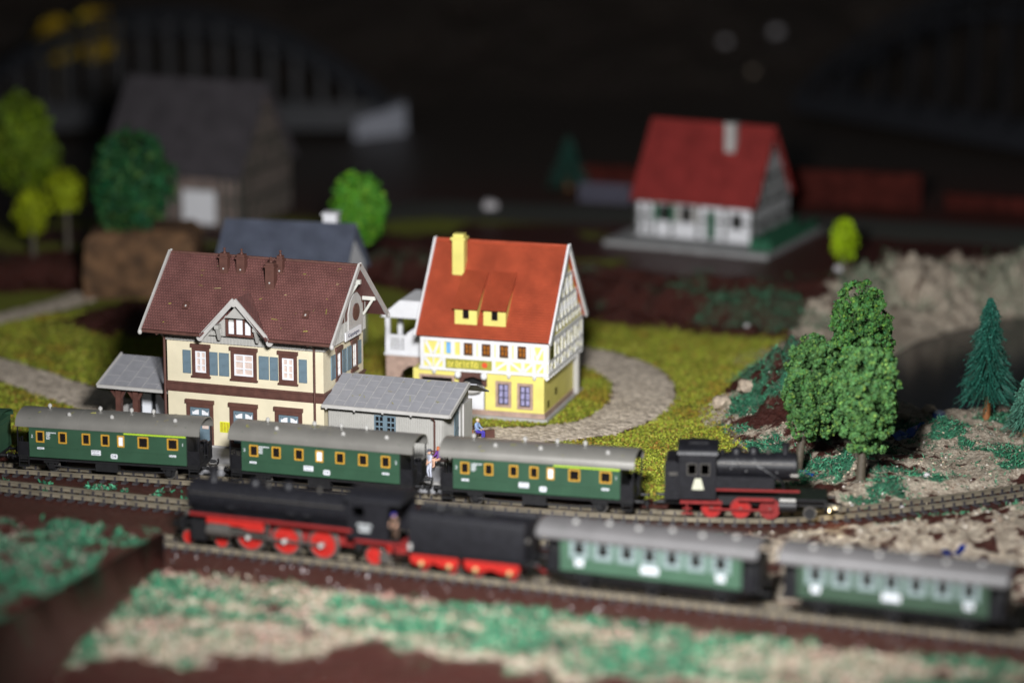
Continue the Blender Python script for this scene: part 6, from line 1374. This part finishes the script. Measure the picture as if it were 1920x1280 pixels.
brick_wall('low red brick wall right of the red-roofed house', (25.8, 299), (38.5, 296), 3.4)
brick_wall('low red brick wall behind the left corner of the red-roofed house', (5.5, 308), (13, 306), 2.2)
brick_wall('dark red brick wall far back under the right bridge', (41, 297), (58, 290), 1.4)
def picket_fence(label, a, b_, h):
    t = thing('fence', label, 'fence', (a[0], a[1], gz(*a)), math.degrees(math.atan2(b_[1] - a[1], b_[0] - a[0]))); L_ = math.hypot(b_[0] - a[0], b_[1] - a[1]); m_ = P('blue_grey_fence', (.09, .09, .13), .6)
    for i in range(int(L_ / .42)): MB().box(i * .42, i * .42 + .25, -.04, .04, .1, h).build('picket', m_, t)
    for z in (.4, h - .4): MB().box(0, L_, .041, .10, z, z + .15).build('rail', m_, t)
picket_fence('blue-grey picket fence left of the red-roofed house', (6.4, 299), (11.6, 297.5), 2.0)
m, nt, b = nodes_of('far_road'); b.inputs['Base Color'].default_value = (.050, .050, .040, 1); b.inputs['Roughness'].default_value = .8
kind(ribbon('road', [(640, 388), (820, 392), (1000, 398), (1180, 402), (1400, 412), (1600, 425), (1920, 446), (2150, 470)], 5.0, m, .15, 2.55, .05, 1.5), 'structure')
def boulder(label, px, py, z, r, mat, seed):
    q = G(px, py, z)
    g = random.Random(seed); bm = bmesh.new(); bmesh.ops.create_icosphere(bm, subdivisions=2, radius=r)
    for v in bm.verts: v.co *= g.uniform(.78, 1.15); v.co.z *= .8
    me = bpy.data.meshes.new('boulder'); bm.to_mesh(me); bm.free(); me.materials.append(mat); o = bpy.data.objects.new('boulder', me); COL.objects.link(o); o.location = (q.x, q.y, gz(q.x, q.y) + r * .45); tag(o, label, 'stone'); return o
M_pebble = P('pale_pebble', (.60, .57, .58), .4, .2, 3); M_rock = P('tan_rock', (.46, .37, .28), .7, .35, 2.4, .08, 4)
boulder('pale lump standing in for a blurred highlight on the dark road in the background', 918, 392, 2.6, .75, M_pebble, 1)  # pale lump added in place of a blurred point highlight
boulder('small white stone below the lime shrub', 1571, 541, 1.0, .42, M_pebble, 2)
boulder('small pale stone at the foot of the bank right of the inn', 1400, 628, 0, .22, M_pebble, 3)
boulder('tan rock at the left foot of the green mound', 1352, 792, 0, .75, M_rock, 4)
boulder('tan rock halfway up the left side of the green mound', 1398, 762, .8, .7, M_rock, 5)
boulder('tan boulder on the shore left of the blue trickle', 1690, 786, .4, .65, M_rock, 6)
boulder('pinkish boulder at the top of the blue trickle', 1742, 775, .3, .6, M_rock, 7)
boulder('white pebble on the slope above the curving track', 1738, 893, .4, .24, M_pebble, 8)
boulder('small white pebble beside the curving track, below the plump tree', 1692, 940, 0, .18, M_pebble, 9)
boulder('white pebble just ahead of the tank engine lamps', 1598, 944, 0, .16, M_pebble, 10)

def on_hill(px, py):
    """where the line of sight through a photo point meets the hillside"""
    c, s = math.cos(PITCH), math.sin(PITCH); u, v = (px - 960) / FPX, (640 - py) / FPX; d = Vector((u, c + v * s, -s + v * c)); y = 300.
    while y < 455 and CAMH + d.z * y / d.y > gz(d.x * y / d.y, y): y += .5
    return d.x * y / d.y, y
for k, (px, py, lb) in enumerate(((1360, 90, 'pale glint stone added on the dark hillside above the red-roofed house, left one'), (1456, 68, 'pale glint stone added on the dark hillside above the red-roofed house, right one'), (1412, 140, 'dull glint stone added on the dark hillside nearest the red roof'))):  # stones added to stand in for bright glints on the hill
    hx_, hy_ = on_hill(px, py); o = boulder(lb, 960, 400, 0, (.55, .75, .5)[k], M_pebble if k < 2 else M_rock, 40 + k); o.location = (hx_, hy_, gz(hx_, hy_) + .3)
# ================================================================= SCATTERED FLOCK (nobody could count it)
def scatter(name, mask, n, size, cols, lift, seed, fib=.0, box=(-48, 48, 168, 272)):
    g = np.random.default_rng(seed); w = mask * ((GR['x'] > box[0]) & (GR['x'] < box[1]) & (GR['y'] > box[2]) & (GR['y'] < box[3])); w = w / w.sum()
    k = g.choice(len(w), n, p=w); p = np.stack([GR['x'][k] + g.uniform(-.16, .16, n), GR['y'][k] + g.uniform(-.16, .16, n), np.zeros(n)], 1); p[:, 2] = ground_z(p[:, 0], p[:, 1]) + g.uniform(0, lift, n)
    cols = np.array(cols); tint = cols[g.integers(0, len(cols), n)] * g.uniform(.82, 1.18, (n, 1)); pt_ = fbm(p[:, 0] / 2.6, p[:, 1] / 2.6, 23)[:, None]; tint = tint * (.70 + .6 * pt_) * np.where(pt_ < .34, np.array([[1.12, .84, .9]]), 1.0)
    if fib:
        d = g.normal(0, 1, (n, 3)); d[:, 2] = np.abs(d[:, 2]) * .8; d /= np.linalg.norm(d, axis=1, keepdims=True); V, F, T = fibres(p, p + d * (fib * g.uniform(.5, 1.2, n))[:, None], np.full(n, size), tint)
    else: V, F, T = flakes(p, np.tile([[0, -.5, 1.]], (n, 1)), size * g.uniform(.5, 1.3, n), tint, 4, .4, .38)
    kind(numpy_mesh(name, V, F, M_turf, T), 'stuff', None)
    return bpy.data.objects[name] if name in bpy.data.objects else None
YG = [(.25, .29, .03), (.29, .33, .035), (.19, .24, .025), (.34, .36, .06), (.27, .26, .03), (.25, .15, .035)]
yard = GR['grass'] * (GR['y'] < 262)
scatter('grass', yard, 80000, .09, YG, .10, 1, box=(-14, 24, 200, 262))
scatter('grass', yard, 26000, .13, YG, .10, 2, box=(-48, -14, 205, 262))
DG = [(.03, .14, .075), (.05, .24, .125), (.02, .08, .05), (.09, .34, .19), (.14, .13, .10)]
rocky = GR['dark'] * (GR['x'] > 13) * (GR['y'] > 203)
scatter('turf', rocky + .10 * GR['tan'] * (GR['x'] > 24) * (GR['y'] < 226) * (GR['y'] > 206), 24000, .032, DG, .12, 3, fib=.28)
fore = GR['dark'] * GR['band']
scatter('turf', fore, 22000, .045, DG, .12, 4, fib=.42)
scatter('turf', GR['band'] * (.25 + GR['tan']), 15000, .045, [(.48, .40, .30), (.38, .29, .21), (.54, .47, .38), (.20, .10, .075), (.05, .20, .11), (.03, .14, .08)], .12, 14, fib=.40)
scatter('turf', (GR['dark'] > .3) * (np.abs(GR['y'] - main_y(GR['x']) + 3.3) < 1.6) * 1.0, 700, .07, DG, .06, 5, fib=.30, box=(-40, -15, 200, 230))
scatter('crumbs', GR['tan'] * (GR['y'] < 232), 6000, .09, [(.55, .46, .34), (.40, .31, .22), (.62, .58, .52), (.22, .14, .10)], .05, 6, box=(-26, 44, 168, 232))
scatter('painted_glints', np.ones_like(GR['x']) * (GR['y'] < front_y(GR['x']) - 1.6) * (GR['y'] > front_y(GR['x']) - 16), 260, .085, [(.75, .72, .74), (.6, .55, .55)], .05, 8, box=(-26, 36, 168, 200))  # matte pale flakes painted as highlights on the front ground
def emb_turf():
    g = np.random.default_rng(9); n = 14000; u = g.uniform(.4, 30, n); v = g.uniform(.2, 38, n); x, y, z = emb_top(u, v)
    gA = fbm(x / 3.4, y / 3.4, 15) * .6 + fbm(x / 1.1, y / 1.1, 18) * .4; keep = g.random(n) < smooth(.42, .54, gA) * smooth(.1, 1.2, u + 4 * (gA - .42)); P0 = np.stack([x, y, z], 1)[keep]; n = len(P0)
    dd = g.normal(0, 1, (n, 3)); dd[:, 2] = np.abs(dd[:, 2]); dd /= np.linalg.norm(dd, axis=1, keepdims=True); tint = np.array(DG + [(.17, .15, .13), (.22, .15, .13)])[g.integers(0, 7, n)] * g.uniform(.7, 1.2, (n, 1))
    V, F, T = fibres(P0, P0 + dd * .4, np.full(n, .05), tint); kind(numpy_mesh('turf', V, F, M_turf, T), 'stuff')
emb_turf()
# stray flock fibres that have settled on the roofs
def stray():
    g = np.random.default_rng(12); pts = []
    def put(o_xy, yaw, x, y, z): c, s = math.cos(R(yaw)), math.sin(R(yaw)); pts.append((o_xy[0] + c * x - s * y, o_xy[1] + s * x + c * y, z))
    for _ in range(46): y = -g.uniform(.3, 4.9); put((-17.54, 221.69), -19.15, g.uniform(-6.8, 6.8), y, 13.38 + y * .8773 + .05)
    for _ in range(16): y = -g.uniform(.6, 4.0); put((-17.54, 221.69), -19.15, g.uniform(6.3, 15), y, 4.22 + (y + 4.25) * .3584 + .12)
    for wx in (-27.45, -12.5, 1.95):
        p, yw = main_at(wx)
        for _ in range(11): a = g.uniform(-1.1, .1); put((p.x, p.y), yw, g.uniform(-6, 6), 1.56 * math.sin(a), p.z + 3.32 + .97 * math.cos(a) ** .72 + .03)
    a = np.array(pts); n = len(a); d = g.normal(0, 1, (n, 3)); d[:, 2] *= .25; d /= np.linalg.norm(d, axis=1, keepdims=True); b_ = a + d * g.uniform(.15, .5, n)[:, None]; b_[:, 2] = np.maximum(b_[:, 2], a[:, 2] - .02)
    tint = np.array([(.45, .42, .08), (.40, .34, .16), (.30, .30, .05)])[g.integers(0, 3, n)]
    V, F, T = fibres(a, b_, np.full(n, .02), tint); kind(numpy_mesh('stray_fibres', V, F, M_turf, T), 'stuff')
stray()
